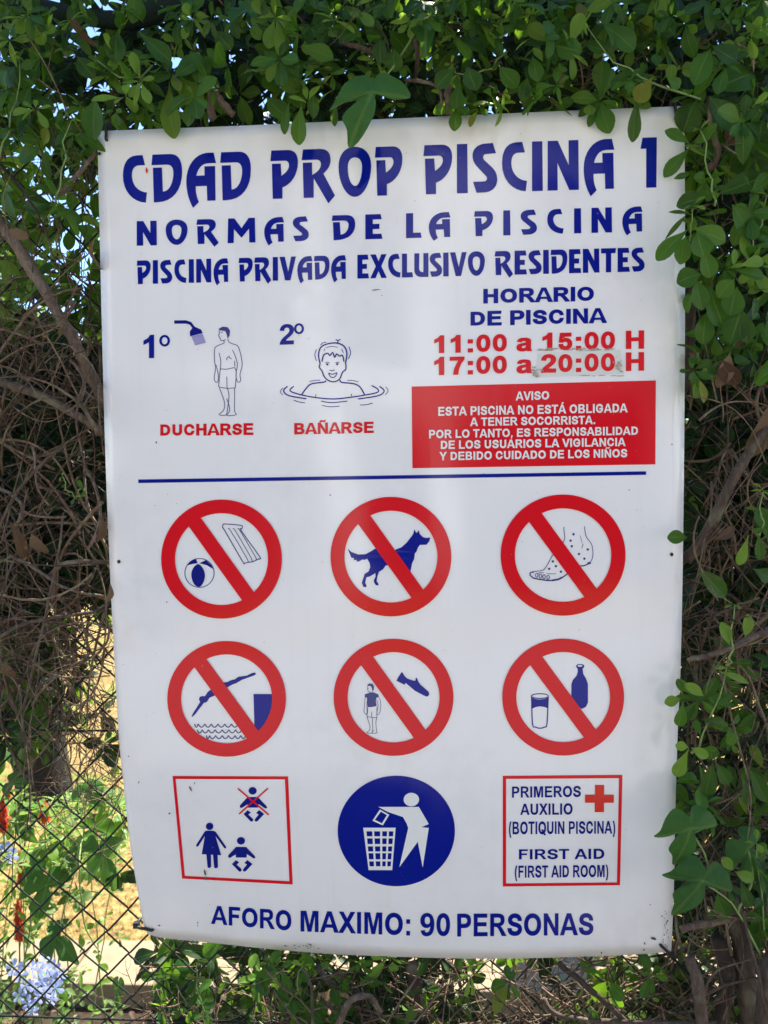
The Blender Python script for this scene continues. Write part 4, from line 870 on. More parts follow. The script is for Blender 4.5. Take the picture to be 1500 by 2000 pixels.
# ---- twigs
def twig(mb_, px, py, ang, L, Y, r, curl=1.0, n=9, dY=.05, rr=None, sides=4):
    rr = rr or R; p = at(px, py, Y); pxm = F / (Y - CAMP.y); st = L / pxm / n; a_ = ang; da = rr.gauss(0, .10) * curl; y = Y; P = []
    dy = rr.gauss(0, dY) / n
    for k in range(n + 1):
        P.append(Vector(p)); a_ += da; da += rr.gauss(0, .07) * curl; da *= .93
        p = p + Vector((cos(a_) * st, dy + rr.gauss(0, .0006), -sin(a_) * st))
    w = rr.random(); k1 = rr.uniform(.25, .8)
    tube(mb_, P, [r * (1 - (1 - k1) * k / n) for k in range(n + 1)], sides, tone=w)
    return P
def tangle(mb_, n, x0, x1, y0, y1, Y0, Y1, L, rad, curl=1.2, bias=None, seed=1, avoid=True):
    rr = random.Random(seed); c = 0; t = 0
    while c < n and t < n * 20:
        t += 1; px, py = rr.uniform(x0, x1), rr.uniform(y0, y1)
        if bias and rr.random() < .5: ang = rr.gauss(bias, .45) + (pi if rr.random() < .5 else 0)
        else: ang = rr.uniform(0, 6.28)
        Y = rr.uniform(Y0, Y1)
        l = rr.uniform(*L)
        tmp = MB(); r0 = rad[0] + (rad[1]-rad[0]) * rr.random()**1.7
        P = twig(tmp, px, py, ang, l, Y, r0, curl, rr=rr); Q_ = list(P)
        if rr.random() < .55:
            for _ in range(rr.randint(1, 3)):
                i = rr.randint(2, 7); d = (P[i+1] - P[i]).normalized(); sd_ = Vector((d.z, rr.gauss(0, .4), -d.x)) * rr.choice((-1, 1)); u = (d + sd_ * rr.uniform(.5, 1.1)).normalized()
                W_ = [Vector(P[i])]; st = (P[1] - P[0]).length * rr.uniform(.3, .7)
                for _k in range(6):
                    u = (u + Vector((rr.gauss(0, .16), rr.gauss(0, .1), rr.gauss(0, .16)))).normalized(); W_.append(W_[-1] + u * st)
                tube(tmp, W_, [r0 * (.55 - .07 * q_) for q_ in range(7)], 4, tone=rr.random()); Q_ += W_
        if avoid and any(q.y < .03 + bend(q.x, q.z) and not clear(*seen(q), 3) for q in Q_): continue
        mb_.add(tmp.v, tmp.f, 0, **tmp.a); c += 1
def branch(root, P, rad, material=None, name='branch'):
    """P: list of (px, py, Y)"""
    W_ = [at(*p) for p in P]; W_ = [Vector(q) for q in catmull(W_, 5)]
    n = len(W_); m_ = MB(); rr = random.Random(int(P[0][0]*7 + P[0][1]))
    W_ = [w + Vector((rr.gauss(0, .0006), rr.gauss(0, .0006), rr.gauss(0, .0006))) for w in W_]
    tube(m_, W_, [(rad[0] + (rad[1]-rad[0]) * i / (n-1)) * rr.uniform(.9, 1.12) for i in range(n)], 7)
    return m_.build(name, material or M_BRANCH, root)

# ================================================================ fence
YF = 0.088
FN = empty('chain_link_fence', (0, YF, 0), 'dark green chain link fence carrying the board and the climbing plants', 'fence')
c0 = at(155, 1515, YF); h = 46 / F * (YF - CAMP.y)
zlo, zhi = .12, 2.12
for k in range(-22, 34):
    P = []; xk = c0.x + k * h; j0 = int((zlo - c0.z) / h); j1 = int((zhi - c0.z) / h)
    jr = random.Random(k + 100)
    for j in range(j0, j1 + 1):
        side = (j + k) % 2; x = xk + (h if side else 0); yy = YF + (.0022 if side else -.0022)
        x += .0020 * sin(j * 1.7 + k * .3) * .6; z = c0.z + j * h + .0018 * sin(k * .9 + j * .37)
        yy += .006 * sin(xk * 5 + z * 3)
        for e, zz in ((-.22, -.0035), (0, 0), (.22, .0035)):
            q = (e / .22)
            P.append(Vector((x - (abs(q) * .0036 if side else -abs(q) * .0036), yy, z + zz)))
    m_ = MB(); tube(m_, P, .0016, 4); m_.build('wire', M_WIRE, FN)
for py in (1424, 1984):
    z = at(100, py, YF).z; m_ = MB(); tube(m_, [(-1.3 + i * .1, YF - .004 + .001*sin(i), z + .0012 * sin(i * 1.3)) for i in range(27)], .0018, 5); m_.build('tension_wire', M_WIRE, FN)
m_ = MB(); tube(m_, [(-1.3, YF, 2.13), (1.3, YF, 2.13)], .0024, 6); m_.build('tension_wire', M_WIRE, FN)
for px in (-260, 1790):
    q = at(px, 1000, YF + .03); m_ = MB(); tube(m_, [(q.x, YF + .03, 0), (q.x, YF + .03, 2.25)], .022, 12); m_.build('post', M_WIRE, FN)

# rolled shade net along the top of the fence
NT = empty('shade_netting', at(700, 20, .03), 'dark shade netting rolled along the top of the fence behind the leaves', 'netting')
m_ = MB(); tube(m_, [Vector((-1.1 + i * .055, .045 + .006 * sin(i * 2.1), 2.178 + .008 * sin(i * 1.3) + .012 * sin(i * .41))) for i in range(41)], [.014 + .004 * sin(i * 1.9) for i in range(41)], 9)
m_.build('roll', M_NET, NT)

# ================================================================ plants
# three plumbago shrubs over the top of the fence
PL = Plant('plumbago_shrub', at(60, 1100, .15), 'leafy shrub climbing over the fence left of the board, sky showing through', 'shrub', 'shrubs grown through the fence', 290)
PM = Plant('plumbago_shrub', at(750, 100, .15), 'leafy shrub crowding the fence directly above the board', 'shrub', 'shrubs grown through the fence', 290)
PR_ = Plant('plumbago_shrub', at(1430, 600, .15), 'leafy shrub hanging down the fence right of the board', 'shrub', 'shrubs grown through the fence', 290)
def plant_for(px): return PL if px < 420 else PM if px < 1000 else PR_

# measured leaves: base x, y, tip x, y, width, depth
for a_ in ((331,160,333,264,38,-.02,'m',0),(352,140,388,212,42,-.015,'m',2),(186,190,178,270,44,-.03,'m',2),(365,112,378,158,40,-.03,'m',2),(340,150,392,112,40,-.04,'m',2),
           (230,60,222,120,42,-.03,'m',2),(270,62,330,112,36,-.05,'m',0),(262,95,270,115,24,-.04,'m',2),(250,170,238,170,30,-.03,'m',2),(392,125,386,160,26,-.04,'m',2),
           (150,110,182,150,34,-.04,'m',2),(60,170,40,205,30,-.02,'m',2),(30,130,2,160,40,-.03,'m',3),(95,20,75,60,30,-.03,'m',2),(420,60,450,95,34,-.04,'m',2)):
    PL.key(*a_)
for a_ in ((566,195,552,258,18,-.03,'m',0),(590,200,580,278,30,-.035,'m',0),(655,190,652,243,14,-.03,'m',0),(612,180,612,228,22,-.04,'m',2),(600,195,592,160,12,-.05,'y',5),(603,195,622,158,13,-.05,'y',5),
           (598,200,560,180,10,-.05,'y',5),(545,130,580,172,44,-.02,'m',3),(590,90,650,112,36,-.05,'m',2),(742,72,742,122,26,-.05,'m',2),(760,60,805,102,40,-.03,'m',3),(770,95,768,135,34,-.04,'m',3),
           (895,130,850,165,34,-.05,'m',0),(912,130,930,175,36,-.06,'m',2),(895,160,892,212,30,-.03,'m',0),(885,100,845,130,50,-.02,'m',3),(640,55,705,68,38,-.04,'m',2),(515,25,560,40,34,-.04,'m',2),(675,10,690,38,30,-.05,'m',2),
           (520,190,560,230,36,-.01,'m',2),(545,100,500,130,40,-.03,'m',3),(700,60,660,80,26,-.05,'m',2),(640,105,600,130,30,-.02,'m',2),(930,60,985,85,40,-.04,'m',3),(975,130,1010,170,36,-.03,'m',2),(840,40,800,60,28,-.04,'m',2)):
    PM.key(*a_)
for a_ in ((1245,185,1238,272,24,-.035,'m',0),(1150,203,1152,224,22,-.02,'m',2),(1170,38,1245,88,46,-.05,'m',0),(1290,150,1195,150,30,-.04,'m',0),(1275,150,1245,195,34,-.05,'m',0),(1300,148,1330,168,26,-.05,'m',0),
           (1285,130,1280,105,20,-.05,'m',2),(1388,95,1355,162,40,-.05,'m',2),(1392,90,1440,118,42,-.05,'m',2),(1395,175,1485,125,62,-.02,'m',3),(1360,195,1335,250,50,-.01,'m',3),(1385,190,1440,250,50,-.03,'m',2),
           (1250,70,1180,82,30,-.03,'m',2),(1140,85,1185,98,30,-.05,'m',2),(1040,110,1050,158,28,-.05,'m',2),(1060,120,1042,85,16,-.06,'y',5),(1030,150,1020,198,24,-.03,'m',2),(1490,230,1480,320,60,-.01,'m',3),
           (1455,270,1475,360,72,.0,'m',3),(1400,380,1500,340,40,-.02,'m',2),(1348,340,1318,345,14,-.05,'m',5),(1380,385,1322,398,34,-.05,'m',2),(1345,418,1308,408,9,-.055,'m',5),(1340,420,1302,462,10,-.055,'m',5),
           (1348,445,1283,502,30,-.06,'m',0),(1355,445,1420,470,40,-.06,'m',2),(1362,452,1375,502,42,-.065,'m',2),(1340,460,1328,515,30,-.055,'m',2),(1372,475,1392,540,34,-.05,'m',0),(1370,535,1322,548,40,-.055,'m',2),
           (1360,545,1372,605,34,-.05,'m',2),(1385,560,1415,640,46,-.04,'m',2),(1435,545,1402,578,34,-.055,'m',2),(1440,560,1425,615,42,-.05,'m',2),(1450,600,1430,668,46,-.045,'m',3),(1455,610,1460,670,30,-.04,'m',2),
           (1380,610,1372,672,36,-.03,'m',2),(1440,520,1495,505,24,-.06,'y',0),(1438,528,1495,540,24,-.05,'m',2),(1430,400,1475,455,40,-.045,'m',3),(1432,520,1437,485,12,-.06,'y',2),(1343,1050,1304,1048,26,-.03,'m',2),
           (1365,1110,1420,1168,34,-.02,'m',2),(1500,1060,1490,990,34,-.03,'m',0),(1462,1045,1445,1105,20,-.05,'y',0),(1482,1045,1485,1095,20,-.05,'m',2),(1470,1110,1510,1130,30,-.03,'m',0),(1425,1260,1412,1215,22,-.05,'y',2),(1455,1245,1465,1200,20,-.05,'y',2),
           (1330,1365,1298,1372,20,-.045,'y',2),(1335,1360,1325,1328,14,-.045,'m',0),(1335,1368,1328,1422,24,-.045,'m',0),(1375,1360,1340,1335,20,-.05,'y',2),(1378,1368,1345,1350,22,-.04,'m',2),(1405,1312,1478,1335,14,-.05,'y',5),
           (1370,1405,1435,1415,14,-.05,'m',5),(1345,1462,1320,1520,26,-.05,'y',0),(1345,1460,1320,1455,18,-.05,'y',2),(1350,1460,1385,1480,20,-.045,'y',2),(1385,1455,1395,1488,30,-.03,'m',3),(1440,1430,1420,1455,18,-.05,'m',2),
           (1392,1490,1378,1558,30,-.03,'m',2),(1400,1490,1425,1535,26,-.03,'m',2),(1450,1510,1470,1580,26,-.03,'m',0),(1465,1500,1500,1570,30,-.03,'m',2),(1432,1700,1412,1675,20,-.05,'y',2),(1435,1702,1475,1720,22,-.05,'y',2),
           (1428,1705,1398,1735,22,-.045,'m',2),(1445,1715,1470,1780,26,-.03,'m',0),(1400,1745,1420,1800,34,-.02,'m',2),(1480,1760,1500,1880,50,-.0,'m',3)):
    PR_.key(*a_)

def scatter(n, zone, Y0, Y1, size, front, seed, kinds='mmmmmmmy', nl=(4, 7), mg=14, dens=None):
    rr = random.Random(seed); c = 0; t = 0
    while c < n and t < n * 30:
        t += 1; px, py = rr.uniform(zone[0], zone[1]), rr.uniform(zone[2], zone[3]); Y = rr.uniform(Y0, Y1)
        if Y < .09 and not clear(px, py, mg): continue
        if dens and rr.random() > dens(px, py): continue
        P_ = plant_for(px); P_.rosette(at(px, py, Y), rr.uniform(*size), rr.randint(*nl), rr.choice(kinds), front); c += 1
# top band
scatter(215, (-40, 1540, -60, 240), -.06, .03, (.021, .038), True, 21, 'mmmmmmmyyy')
scatter(48, (1345, 1560, 200, 740), -.04, .03, (.025, .042), True, 22)
scatter(26, (1345, 1560, 1290, 1740), -.02, .06, (.028, .042), True, 23)
scatter(10, (-40, 180, 230, 440), -.03, .04, (.030, .042), True, 24)
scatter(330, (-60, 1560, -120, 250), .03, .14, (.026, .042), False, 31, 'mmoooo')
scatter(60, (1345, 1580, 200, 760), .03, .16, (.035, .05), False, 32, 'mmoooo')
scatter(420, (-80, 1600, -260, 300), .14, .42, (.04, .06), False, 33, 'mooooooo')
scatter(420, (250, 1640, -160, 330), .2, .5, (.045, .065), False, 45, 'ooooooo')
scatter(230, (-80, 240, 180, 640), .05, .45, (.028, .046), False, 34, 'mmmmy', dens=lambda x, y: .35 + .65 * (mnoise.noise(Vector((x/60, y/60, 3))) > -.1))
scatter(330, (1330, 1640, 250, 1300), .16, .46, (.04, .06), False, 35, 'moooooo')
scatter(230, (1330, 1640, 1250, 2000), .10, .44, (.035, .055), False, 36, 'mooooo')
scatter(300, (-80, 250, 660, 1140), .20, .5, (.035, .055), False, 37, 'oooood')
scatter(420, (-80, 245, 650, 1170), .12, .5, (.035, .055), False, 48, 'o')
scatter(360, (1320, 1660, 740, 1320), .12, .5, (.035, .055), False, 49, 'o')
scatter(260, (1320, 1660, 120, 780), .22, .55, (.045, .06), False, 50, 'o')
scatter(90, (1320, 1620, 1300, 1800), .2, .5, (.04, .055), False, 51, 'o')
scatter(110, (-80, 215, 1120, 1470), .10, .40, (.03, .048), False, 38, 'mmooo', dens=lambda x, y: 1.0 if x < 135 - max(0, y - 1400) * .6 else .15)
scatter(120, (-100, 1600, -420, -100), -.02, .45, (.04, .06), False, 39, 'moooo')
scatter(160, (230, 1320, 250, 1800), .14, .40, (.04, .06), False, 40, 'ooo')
# bottom band under the board
scatter(34, (300, 860, 1862, 2040), .03, .14, (.024, .040), False, 41, 'mmmmy', mg=8)
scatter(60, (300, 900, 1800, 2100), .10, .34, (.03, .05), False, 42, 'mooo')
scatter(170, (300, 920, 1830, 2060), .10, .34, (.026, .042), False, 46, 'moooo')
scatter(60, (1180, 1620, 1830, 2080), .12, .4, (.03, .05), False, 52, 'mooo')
scatter(60, (-40, 1540, -50, 60), -.08, -.03, (.020, .036), True, 47, 'mmmmmy')
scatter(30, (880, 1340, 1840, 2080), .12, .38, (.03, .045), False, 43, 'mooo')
scatter(10, (900, 1500, 1885, 2040), .02, .1, (.028, .04), False, 44, 'mmmy')
# leafy shoots
for P_, a_, b2, sz, n in ((PL,(95,430,-.02),(135,235,-.05),.030,7),(PL,(300,125,0),(190,118,-.03),.026,5),(PL,(-10,330,0),(40,120,-.03),.034,5),(PM,(985,100,.0),(880,130,-.03),.03,4),(PM,(1010,20,-.03),(960,60,-.05),.028,4),
                          (PR_,(1365,190,-.03),(1140,50,-.06),.034,7),(PR_,(1400,400,-.04),(1375,250,-.05),.03,5),(PR_,(1440,520,-.03),(1500,380,-.05),.032,5),(PR_,(1350,1470,-.03),(1420,1300,-.05),.026,5),
                          (PR_,(1420,1300,-.05),(1435,1180,-.05),.024,3),(PR_,(1350,480,-.03),(1352,400,-.05),.028,3),(PL,(170,950,-.03),(120,930,-.05),.018,4),(PM,(560,1960,.04),(590,1880,.02),.026,4),
                          (PM,(400,2000,.04),(385,1880,.03),.03,5),(PR_,(1480,1040,-.03),(1490,960,-.05),.03,3),(PR_,(1500,1850,0),(1480,1650,-.03),.034,6)):
    P_.shoot(at(*a_), at(*b2), sz, 'm', True, n, tipkind='y')
# dead leaves caught in the shrubs
for P_, bx, by, tx, ty, w in ((PL,135,25,160,80,16),(PR_,1085,85,1092,55,14),(PR_,1100,140,1092,160,16),(PR_,1440,85,1500,110,22),(PR_,1415,250,1430,285,14),(PM,875,110,880,130,8),(PL,20,1020,60,1090,22),(PL,60,1040,78,1085,24),(PL,200,1010,206,1060,18),
                          (PR_,1405,700,1440,760,34),(PR_,1425,690,1415,755,30),(PR_,1345,690,1365,700,12),(PR_,1510,780,1490,900,46),(PR_,1395,1055,1450,1030,20),(PR_,1450,1190,1460,1215,12),(PL,180,470,170,520,14),(PL,15,450,45,460,20),(PR_,1430,640,1450,680,18),(PL,215,1140,222,1180,14),(PL,5,1290,20,1330,20)):
    P_.key(bx, by, tx, ty, w, -.02, 'd', 6, (R.gauss(0, .5), R.gauss(0, .5)))

# woody limbs
for P_, pts, r in ((PL,[(-30,400,.03),(40,490,.03),(95,580,.02),(150,680,.02),(205,790,.05)],(.0088,.0080)),
                   (PL,[(-30,738,.02),(60,765,.0),(130,800,.0),(210,848,.03)],(.0065,.0060)),
                   (PL,[(-20,300,.0),(45,375,-.01),(85,440,0),(110,520,.02)],(.0022,.0014)),
                   (PL,[(120,375,0),(160,330,-.01),(190,290,.01)],(.0035,.0022)),
                   (PL,[(-20,1260,.0),(30,1225,-.02),(110,1205,-.02),(180,1195,0),(230,1165,.04)],(.0030,.0024)),
                   (PL,[(95,1130,.0),(110,1110,-.01),(140,1098,-.01),(225,1098,.03)],(.0030,.0034)),
                   (PL,[(20,1085,.0),(70,1110,-.01),(130,1150,-.01),(225,1170,.04)],(.0026,.0020)),
                   (PL,[(45,1390,.0),(80,1240,-.02),(110,1100,-.01),(125,1000,.0)],(.0020,.0014)),
                   (PL,[(-10,950,0),(35,975,-.02),(40,1010,-.02),(10,1050,0)],(.0028,.0018)),
                   (PM,[(415,235,0),(410,180,-.01),(405,150,.01)],(.0055,.0045)),(PM,[(455,225,.0),(430,195,-.01),(412,165,0)],(.0045,.0055)),
                   (PM,[(875,218,.0),(876,190,-.02),(872,160,-.01)],(.0055,.0040)),(PM,[(668,82,-.05),(700,92,-.04),(735,105,-.02)],(.0032,.0038)),
                   (PM,[(790,155,-.01),(850,165,-.03),(865,205,-.03)],(.0024,.0014)),(PM,[(812,75,-.05),(815,110,-.04),(812,160,0)],(.0034,.0026)),
                   (PR_,[(1340,1095,.02),(1385,1035,.0),(1420,960,-.01),(1460,890,-.01),(1530,790,.0)],(.0080,.0055)),
                   (PR_,[(1386,190,-.02),(1388,240,-.03),(1402,300,-.02),(1385,330,-.01)],(.0030,.0050)),
                   (PR_,[(1345,540,.03),(1348,640,.03),(1344,760,.03)],(.0070,.0060)),
                   (PR_,[(1345,1290,.0),(1400,1275,-.02),(1460,1250,-.02),(1530,1215,0)],(.0035,.0050)),
                   (PR_,[(1330,1815,.0),(1400,1800,-.01),(1420,1795,0)],(.0055,.0040)),
                   (PR_,[(1345,1870,-.01),(1365,1930,-.02),(1375,2040,0)],(.0075,.0090)),
                   (PR_,[(1430,1750,.04),(1450,1850,.04),(1470,2040,.04)],(.0130,.0150)),
                   (PR_,[(1400,1830,.03),(1420,1900,.03),(1400,2040,.04)],(.0100,.0120)),
                   (PR_,[(1540,1860,.0),(1500,1890,-.02),(1490,2040,.0)],(.0100,.0120)),
                   (PR_,[(1440,1750,-.02),(1480,1900,-.03),(1500,1990,-.02)],(.0022,.0018)),
                   (PM,[(620,1885,.05),(640,1915,.04),(670,1935,.05)],(.0040,.0035)),(PM,[(650,2030,.04),(680,1960,.03),(720,1945,.04),(745,1975,.05)],(.0060,.0030)),
                   (PM,[(1090,1880,.03),(1150,1930,.02),(1240,2010,.03)],(.0042,.0038)),(PM,[(805,1885,.09),(812,1950,.1),(808,2040,.1)],(.0100,.0110)),
                   (PM,[(590,1890,.02),(608,1930,.01),(612,2040,.02)],(.0020,.0024)),(PM,[(1060,1950,.03),(1100,1985,.02),(1250,1998,.02),(1400,1996,.0)],(.0035,.0028))):
    branch(P_.root, pts, r)
# fine dead stems
tg = MB()
tangle(tg, 300, -60, 225, 620, 1290, -.03, .16, (90, 380), (.0006, .0029), .9, None, 1)
tangle(tg, 130, -60, 225, 640, 1220, .14, .36, (80, 300), (.0008, .0026), 1.3, None, 2)
tangle(tg, 130, -60, 200, 250, 640, -.01, .20, (80, 260), (.0006, .0018), 1.0, 1.2, 3)
tangle(tg, 190, -60, 225, 1180, 1450, -.02, .24, (60, 280), (.0006, .0024), 1.3, None, 4)
tangle(tg, 90, 110, 262, 1360, 1600, .05, .16, (40, 130), (.0005, .0012), 1.6, 1.3, 5)
tangle(tg, 18, -40, 200, 1430, 1700, .02, .14, (60, 200), (.0005, .0012), 1.2, None, 6)
tg.build('dead_stems', M_TWIG, PL.root, 'stuff')
tg = MB()
tangle(tg, 190, 1340, 1560, 740, 1310, -.03, .16, (80, 330), (.0006, .0028), .9, 1.5, 11)
tangle(tg, 90, 1340, 1560, 740, 1310, .14, .34, (60, 260), (.0008, .0026), 1.3, 1.5, 12)
tangle(tg, 190, 1325, 1560, 1300, 1800, .0, .2, (60, 260), (.0006, .0024), 1.2, 1.4, 13)
tangle(tg, 170, 1300, 1560, 1780, 2060, -.02, .2, (60, 260), (.0006, .0028), 1.3, 1.4, 14)
tangle(tg, 70, 1340, 1560, 150, 740, .0, .2, (50, 180), (.0006, .0016), 1.2, 1.4, 15)
tg.build('dead_stems', M_TWIG, PR_.root, 'stuff')
tg = MB()
tangle(tg, 300, 860, 1340, 1850, 2060, .02, .26, (60, 260), (.0006, .0024), 1.2, 1.4, 21)
tangle(tg, 330, 270, 880, 1840, 2060, .0, .2, (50, 200), (.0006, .0017), 1.3, 1.3, 22)
tangle(tg, 150, 380, 1340, -20, 250, .0, .2, (40, 160), (.0006, .0018), 1.2, None, 23)
tg.build('dead_stems', M_TWIG, PM.root, 'stuff')
for P_ in (PL, PM, PR_): P_.done()

# ---- vine with three lobed leaves
LOB = [(-.09,.32),(-.20,.33),(-.36,.19),(-.47,.01),(-.57,-.10),(-.36,-.09),(-.20,-.05),(-.33,-.20),(-.39,-.31),(-.33,-.44),(-.31,-.64),(-.12,-.51),(.02,-.33),(.05,-.17),(.04,-.05),(.18,-.05),(.48,-.03),(.43,.14),(.33,.26),(.19,.34),(.09,.31),(.02,.20)]
def lobed(seed, cup):
    r = random.Random(seed); O = catmull(LOB, 3, True); vs = [Vector((0, .02, 0))]; rib = [0.0]; al = [0.0]; n = len(O)
    tips = [(-.57,-.10), (-.31,-.64), (.48,-.03)]
    for q in (.35, .7, 1.0):
        for x, y in O:
            x2, y2 = x*q, y*q + .02*(1-q); rr = math.hypot(x2, y2)
            am = min(abs(math.atan2(x2*ty - y2*tx, x2*tx + y2*ty)) for tx, ty in tips)
            vs.append(Vector((x2, y2, -cup*rr*rr + .05*rr*cos(am*3) * -1 + .03*sin(x*14+seed)*q))); rib.append(min(1, am * 2.2 * rr + .02)); al.append(rr)
    fs = [(0, 1+i, 1+(i+1) % n) for i in range(n)]
    for k in range(2):
        for i in range(n): fs.append((1+k*n+i, 1+(k+1)*n+i, 1+(k+1)*n+(i+1) % n, 1+k*n+(i+1) % n))
    m_ = MB(); m_.add(vs, fs, 0, rib=rib, along=al, tone=0.0); return m_.mesh('leaf', [M_VINE])
LOBM = [lobed(1, .35), lobed(2, .7), lobed(3, .15)]
VN = empty('climbing_vine', at(760, 120, .03), 'vine above the board with big dark three lobed leaves, one hanging over its edge', 'vine')
VR = empty('climbing_vine', at(1400, 1700, .03), 'vine low beside the right edge of the board with three lobed leaves', 'vine')
VL = empty('climbing_vine', at(150, 1750, .3), 'vine in the open wire at lower left with broad sunlit lobed leaves', 'vine')
def vleaf(root, px, py, rot, spx, Y, mi, tilt=(0, 0), flip=1):
    p = at(px, py, Y); s_ = spx / (F / (Y - CAMP.y)); n = Vector((tilt[0], -1, .3 + tilt[1])).normalized()
    d = Vector((-sin(rot), 0, cos(rot))); d = (d - n * d.dot(n)).normalized(); x = d.cross(n)
    m_ = Matrix((x * s_ * flip, d * s_, n * s_)).transposed().to_4x4(); m_.translation = p
    place('leaf', LOBM[mi], m_, root)
    return p
vleaf(VN, 727, 182, 0.0, 150, -.07, 0); vleaf(VN, 830, 10, .35, 130, -.05, 1, (.2, .5)); vleaf(VN, 905, 85, -.5, 90, -.01, 1, (-.3, .2)); vleaf(VN, 480, 20, .8, 85, -.03, 2, (.2, .3), -1)
vleaf(VR, 1350, 1620, .15, 118, -.06, 1, (0, -.1)); vleaf(VR, 1372, 1722, -.25, 125, -.07, 0, (0, 0)); vleaf(VR, 1462, 1660, .6, 105, -.02, 1, (.2, .1)); vleaf(VR, 1480, 310, .4, 120, 0.02, 2, (.2, 0), -1)
for px, py, rot, s_, Y, mi in ((165,1545,.5,70,.30,1),(92,1730,.1,100,.26,0),(60,1690,-.6,85,.34,1),(205,1675,.8,95,.24,2),(110,1830,1.3,90,.22,1),(228,1930,.4,60,.18,2),(160,1660,.2,85,.3,2),(190,1620,-.3,80,.36,0),(30,1610,.4,75,.42,1),(120,1925,.7,50,.26,0),(340,1905,.2,80,.12,1),(380,1950,-.5,85,.10,0),(420,1870,.4,60,.14,2),(20,1420,.5,70,.12,0),(25,1530,1.2,60,.08,2)):
    vleaf(VL, px, py, rot, s_, Y, mi, (R.gauss(0, .4), R.gauss(.2, .4)), R.choice((1, -1)))
for root, P in ((VN, [(960,-20,-.02),(850,5,-.04),(790,100,-.03),(735,170,-.05),(727,182,-.07)]), (VR, [(1500,1900,0),(1440,1780,-.03),(1385,1730,-.05),(1372,1722,-.07)]), (VR, [(1385,1730,-.05),(1380,1680,-.05),(1352,1622,-.06)]),
                (VR, [(1440,1780,-.03),(1470,1720,-.02),(1462,1660,-.02)]), (VL, [(160,1640,.16),(155,1700,.12),(165,1800,.12),(195,1860,.12)]), (VL, [(240,1540,.1),(215,1590,.1),(160,1640,.1),(150,1700,.1)]), (VL, [(60,2040,.2),(110,1900,.24),(120,1800,.24),(160,1650,.3),(165,1550,.3)]),
                (VL, [(20,1980,.3),(60,1800,.3),(40,1650,.36),(30,1560,.4)])):
    branch(root, P, (.0016, .0011), M_STEM, 'stem')

# ---- low sunlit border plants behind the open wire
BP = Plant('border_plant', at(100, 1900, .5), 'bright green sunlit bush behind the wire at lower left', 'bush', None, 260)
UPW = (0, .35, 1.0)
for k in range(120):
    px, py, Y = R.uniform(-60, 250), 1545 + 150 * R.random(), R.uniform(.28, .62)
    BP.rosette(at(px, py, Y), R.uniform(.022, .040), R.randint(5, 8), R.choice('yyyf'), k < 44, .8, Vector((R.gauss(0, .4), -.2, .8)), UPW)
for k in range(60):
    px, py, Y = R.uniform(-60, 170), R.uniform(1690, 2050), R.uniform(.24, .6)
    BP.rosette(at(px, py, Y), R.uniform(.02, .036), R.randint(4, 7), R.choice('yff'), False, .8, Vector((R.gauss(0, .4), -.3, .7)), UPW)
for k in range(90):
    px, py, Y = R.uniform(-40, 900), R.uniform(1950, 2080), R.uniform(.3, .9)
    BP.rosette(at(px, py, Y), R.uniform(.02, .04), R.randint(4, 7), R.choice('mfyd'), False, .8, Vector((R.gauss(0, .4), -.3, .7)), UPW)
for k in range(9):
    px = -40 + k * 31; a_ = at(px, 2010, .5); b2 = at(px + R.uniform(-50, 50), 1640 + R.uniform(-50, 90), .5); BP.shoot(a_, b2, .03, 'y', False, 7, .0018, R.uniform(-.03, .05))
for k in range(40):
    px, py, Y = R.uniform(-60, 240), R.uniform(1480, 1840), R.uniform(.5, 1.0)
    BP.rosette(at(px, py, Y), R.uniform(.02, .04), R.randint(4, 7), R.choice('yfm'), False, .8, Vector((R.gauss(0, .4), -.3, .7)), UPW)
BP.done()
# red flower spikes
M_REDF = leaf_mat('red_petal', [(0.0, (0.38, 0.030, 0.015)), (1.0, (0.58, 0.10, 0.04))], (0.9, 0.12, 0.03), 0.4, 0.6, (0.6, 0.15, 0.08))
def spike(px, py, hp, wp, Y, label):
    T = empty('red_flower_spike', at(px, py + hp / 2, Y), label, 'flower', 'red flower spikes behind the wire'); pxm = F / (Y - CAMP.y)
    s_ = MB(); top, bot = at(px, py - hp/2, Y), at(px + 4, py + hp/2 + 60, Y); tube(s_, [bot, top], .0014, 5); s_.build('stem', M_STEM, T)
    b = MB(); r = random.Random(int(px + py)); n = int(hp * 3.0)
    for k in range(n):
        t = k / n; c = top.lerp(at(px + 2, py + hp/2, Y), t); a_ = k * 2.4
        d = Vector((cos(a_), sin(a_), -.9 + r.gauss(0, .3))).normalized(); L = wp / pxm * .75 * r.uniform(.7, 1.2) * (.35 + .65 * min(1, t * 3))
        g = LG[5]; m_ = frame(c, d, Vector((0, 0, 1)), L, .8); b.add([m_ @ q for q in g[0]], g[1], 0, rib=g[2], along=g[3], tone=r.random())
    b.build('petals', M_REDF, T, 'stuff')
spike(35, 1790, 74, 24, .30, 'long hanging red flower spike near the left border, lowest of the red ones')
spike(38, 1690, 62, 16, .34, 'faded red flower spike above the longest red one')
spike(5, 1585, 60, 26, .30, 'red flower cut by the left border of the picture')
spike(85, 1578, 34, 26, .38, 'small red flower among bright leaves below the tree trunk')
spike(16, 1545, 20, 10, .42, 'tiny red bud between leaves at the left border')
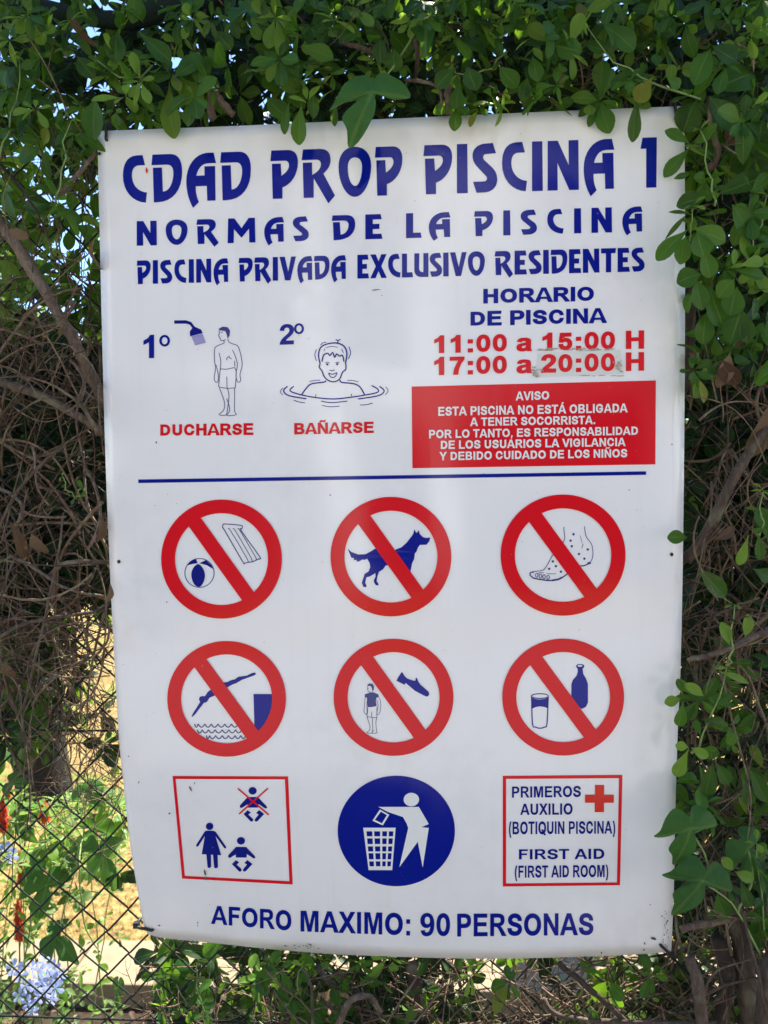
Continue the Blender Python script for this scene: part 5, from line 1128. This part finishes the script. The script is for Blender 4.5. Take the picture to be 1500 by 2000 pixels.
# plumbago blossom
M_PET = leaf_mat('pale_blue_petal', [(0.0, (0.24, 0.31, 0.60)), (1.0, (0.38, 0.45, 0.70))], (0.6, 0.68, 0.95), 0.3, 0.6, (0.30, 0.36, 0.72))
FL = empty('plumbago_blossom', at(80, 1960, .13), 'cluster of pale blue five petal flowers behind the wire at bottom left', 'flower')
PETAL = leaf_grid([(0,.03),(.25,.08),(.5,.22),(.75,.30),(.92,.22),(1.0,.06)], .15, .12, .03, 9)
fm = MB()
for k in range(5):
    q = Matrix.Rotation(k * 2*pi/5, 4, 'Z'); fm.add([q @ v for v in PETAL[0]], PETAL[1], 0, rib=PETAL[2], along=PETAL[3], tone=k * .02)
tube(fm, [(0, 0, -.75), (0, 0, -.01)], [.05, .07], 5, rib=.5)
FME = fm.mesh('flower', [M_PET])
for k, (px, py) in enumerate(((40,1905),(62,1892),(85,1880),(104,1890),(50,1925),(78,1912),(98,1915),(116,1905),(88,1938),(108,1930),(75,1945),(100,1952),(55,1960),(38,1945),(62,1975),(28,1890),(92,1895),(70,1930))):
    p = at(px, py, .13 + R.uniform(-.015, .03)); n = Vector((R.gauss(0, .45), -1, R.gauss(.3, .4)))
    place('flower', FME, frame(p, Vector((R.gauss(0, 1), 0, R.gauss(0, 1))), n, .0135 * R.uniform(.85, 1.15)), FL)
branch(FL, [(60, 2050, .2), (70, 1990, .17), (80, 1930, .16)], (.0018, .0012), M_STEM, 'stem')
for k, (px, py) in enumerate(((2,1665),(12,1660),(20,1672))):
    p = at(px, py, .3); place('flower', FME, frame(p, Vector((R.gauss(0, 1), 0, 1)), Vector((0, -1, .3)), .016), FL)

# ---- garden tree standing in the lawn seen at left, its crown above throws the shade
def ground_pt(px, py, z=0.0):
    d = ray(px, py); return CAMP + d * ((z - CAMP.z) / d.z)
q = ground_pt(80, 1560); T = empty('garden_tree', q, 'tree with a stout grey trunk on the lawn, seen through the fence at left', 'tree')
m_ = MB(); tube(m_, [Vector(v) for v in catmull([q + Vector((.03, 0, -.1)), q + Vector((0, 0, .25)), q + Vector((-.05, .02, .7)), q + Vector((-.14, .05, 1.15)), q + Vector((-.2, .1, 1.7))], 4)], [.135 - .003*i for i in range(17)], 12); m_.build('trunk', M_TRUNK, T)
for k in range(6):
    a_ = k * 1.05; m_ = MB(); b0 = q + Vector((-.17, .08, 1.4)); tube(m_, [b0, b0 + Vector((cos(a_)*.35, sin(a_)*.35, .35)), b0 + Vector((cos(a_)*.9, sin(a_)*.9, .7))], [.06, .04, .02], 6); m_.build('limb', M_TRUNK, T)
m_ = MB()
for k in range(20):
    a_ = R.uniform(0, 6.28); rr = R.uniform(.1, 1.1); leaf_cluster_cloud(m_, q + Vector((-1.0 + cos(a_)*rr, .9 + sin(a_)*rr, R.uniform(1.95, 2.9))), (.35, .35, .25), 170, .045, 0, 900 + k)
m_.build('crown', M_FARLEAF, T)

# ---- unseen tree added over the fence, its crown keeps sun off the hedge
OT = empty('unseen_shade_tree', (.75, 1.9, 0), 'unseen tree with a dark crown, added over the fence to shade the hedge', 'tree')
m_ = MB(); tube(m_, [Vector(v) for v in catmull([(.75, 1.9, -.1), (.72, 1.85, 1.0), (.65, 1.7, 2.2), (.5, 1.4, 3.1)], 5)], [.15 - .005 * i for i in range(16)], 12); m_.build('trunk', M_TRUNK, OT)
m_ = MB()
for k in range(75):
    c = Vector((R.uniform(-2.2, 2.6), R.uniform(.15, 1.05), R.uniform(2.8, 3.5)))
    leaf_cluster_cloud(m_, c, (.3, .3, .2), 110, .055, 0, 1200 + k)
m_.build('crown', M_FARLEAF, OT)

# ---- dry grass on the lawn
gm = MB(); gr = random.Random(77)
m_dg = leaf_mat('dry_grass', [(0.0, (0.28, 0.18, 0.065)), (.6, (0.46, 0.35, 0.14)), (1.0, (0.16, 0.26, 0.05))], (0.6, 0.5, 0.2), 0.25, 0.8)
for k in range(24000):
    y = 1.23 + 5.0 * gr.random() ** 1.7; x = gr.uniform(-1.2 - y * .35, .9 + y * .35); L = gr.uniform(.012, .045); a_ = gr.uniform(0, 6.28); b = Vector((x, y, -.02)); lean = Vector((cos(a_), sin(a_), 0)) * L * gr.uniform(.2, .9); w = Vector((-sin(a_), cos(a_), 0)) * .0022
    gm.add([b - w, b + w, b + lean + Vector((0, 0, L))], [(0, 1, 2)], 0, tone=gr.random(), rib=.5)
gm.build('dry_grass', m_dg, None, 'stuff')
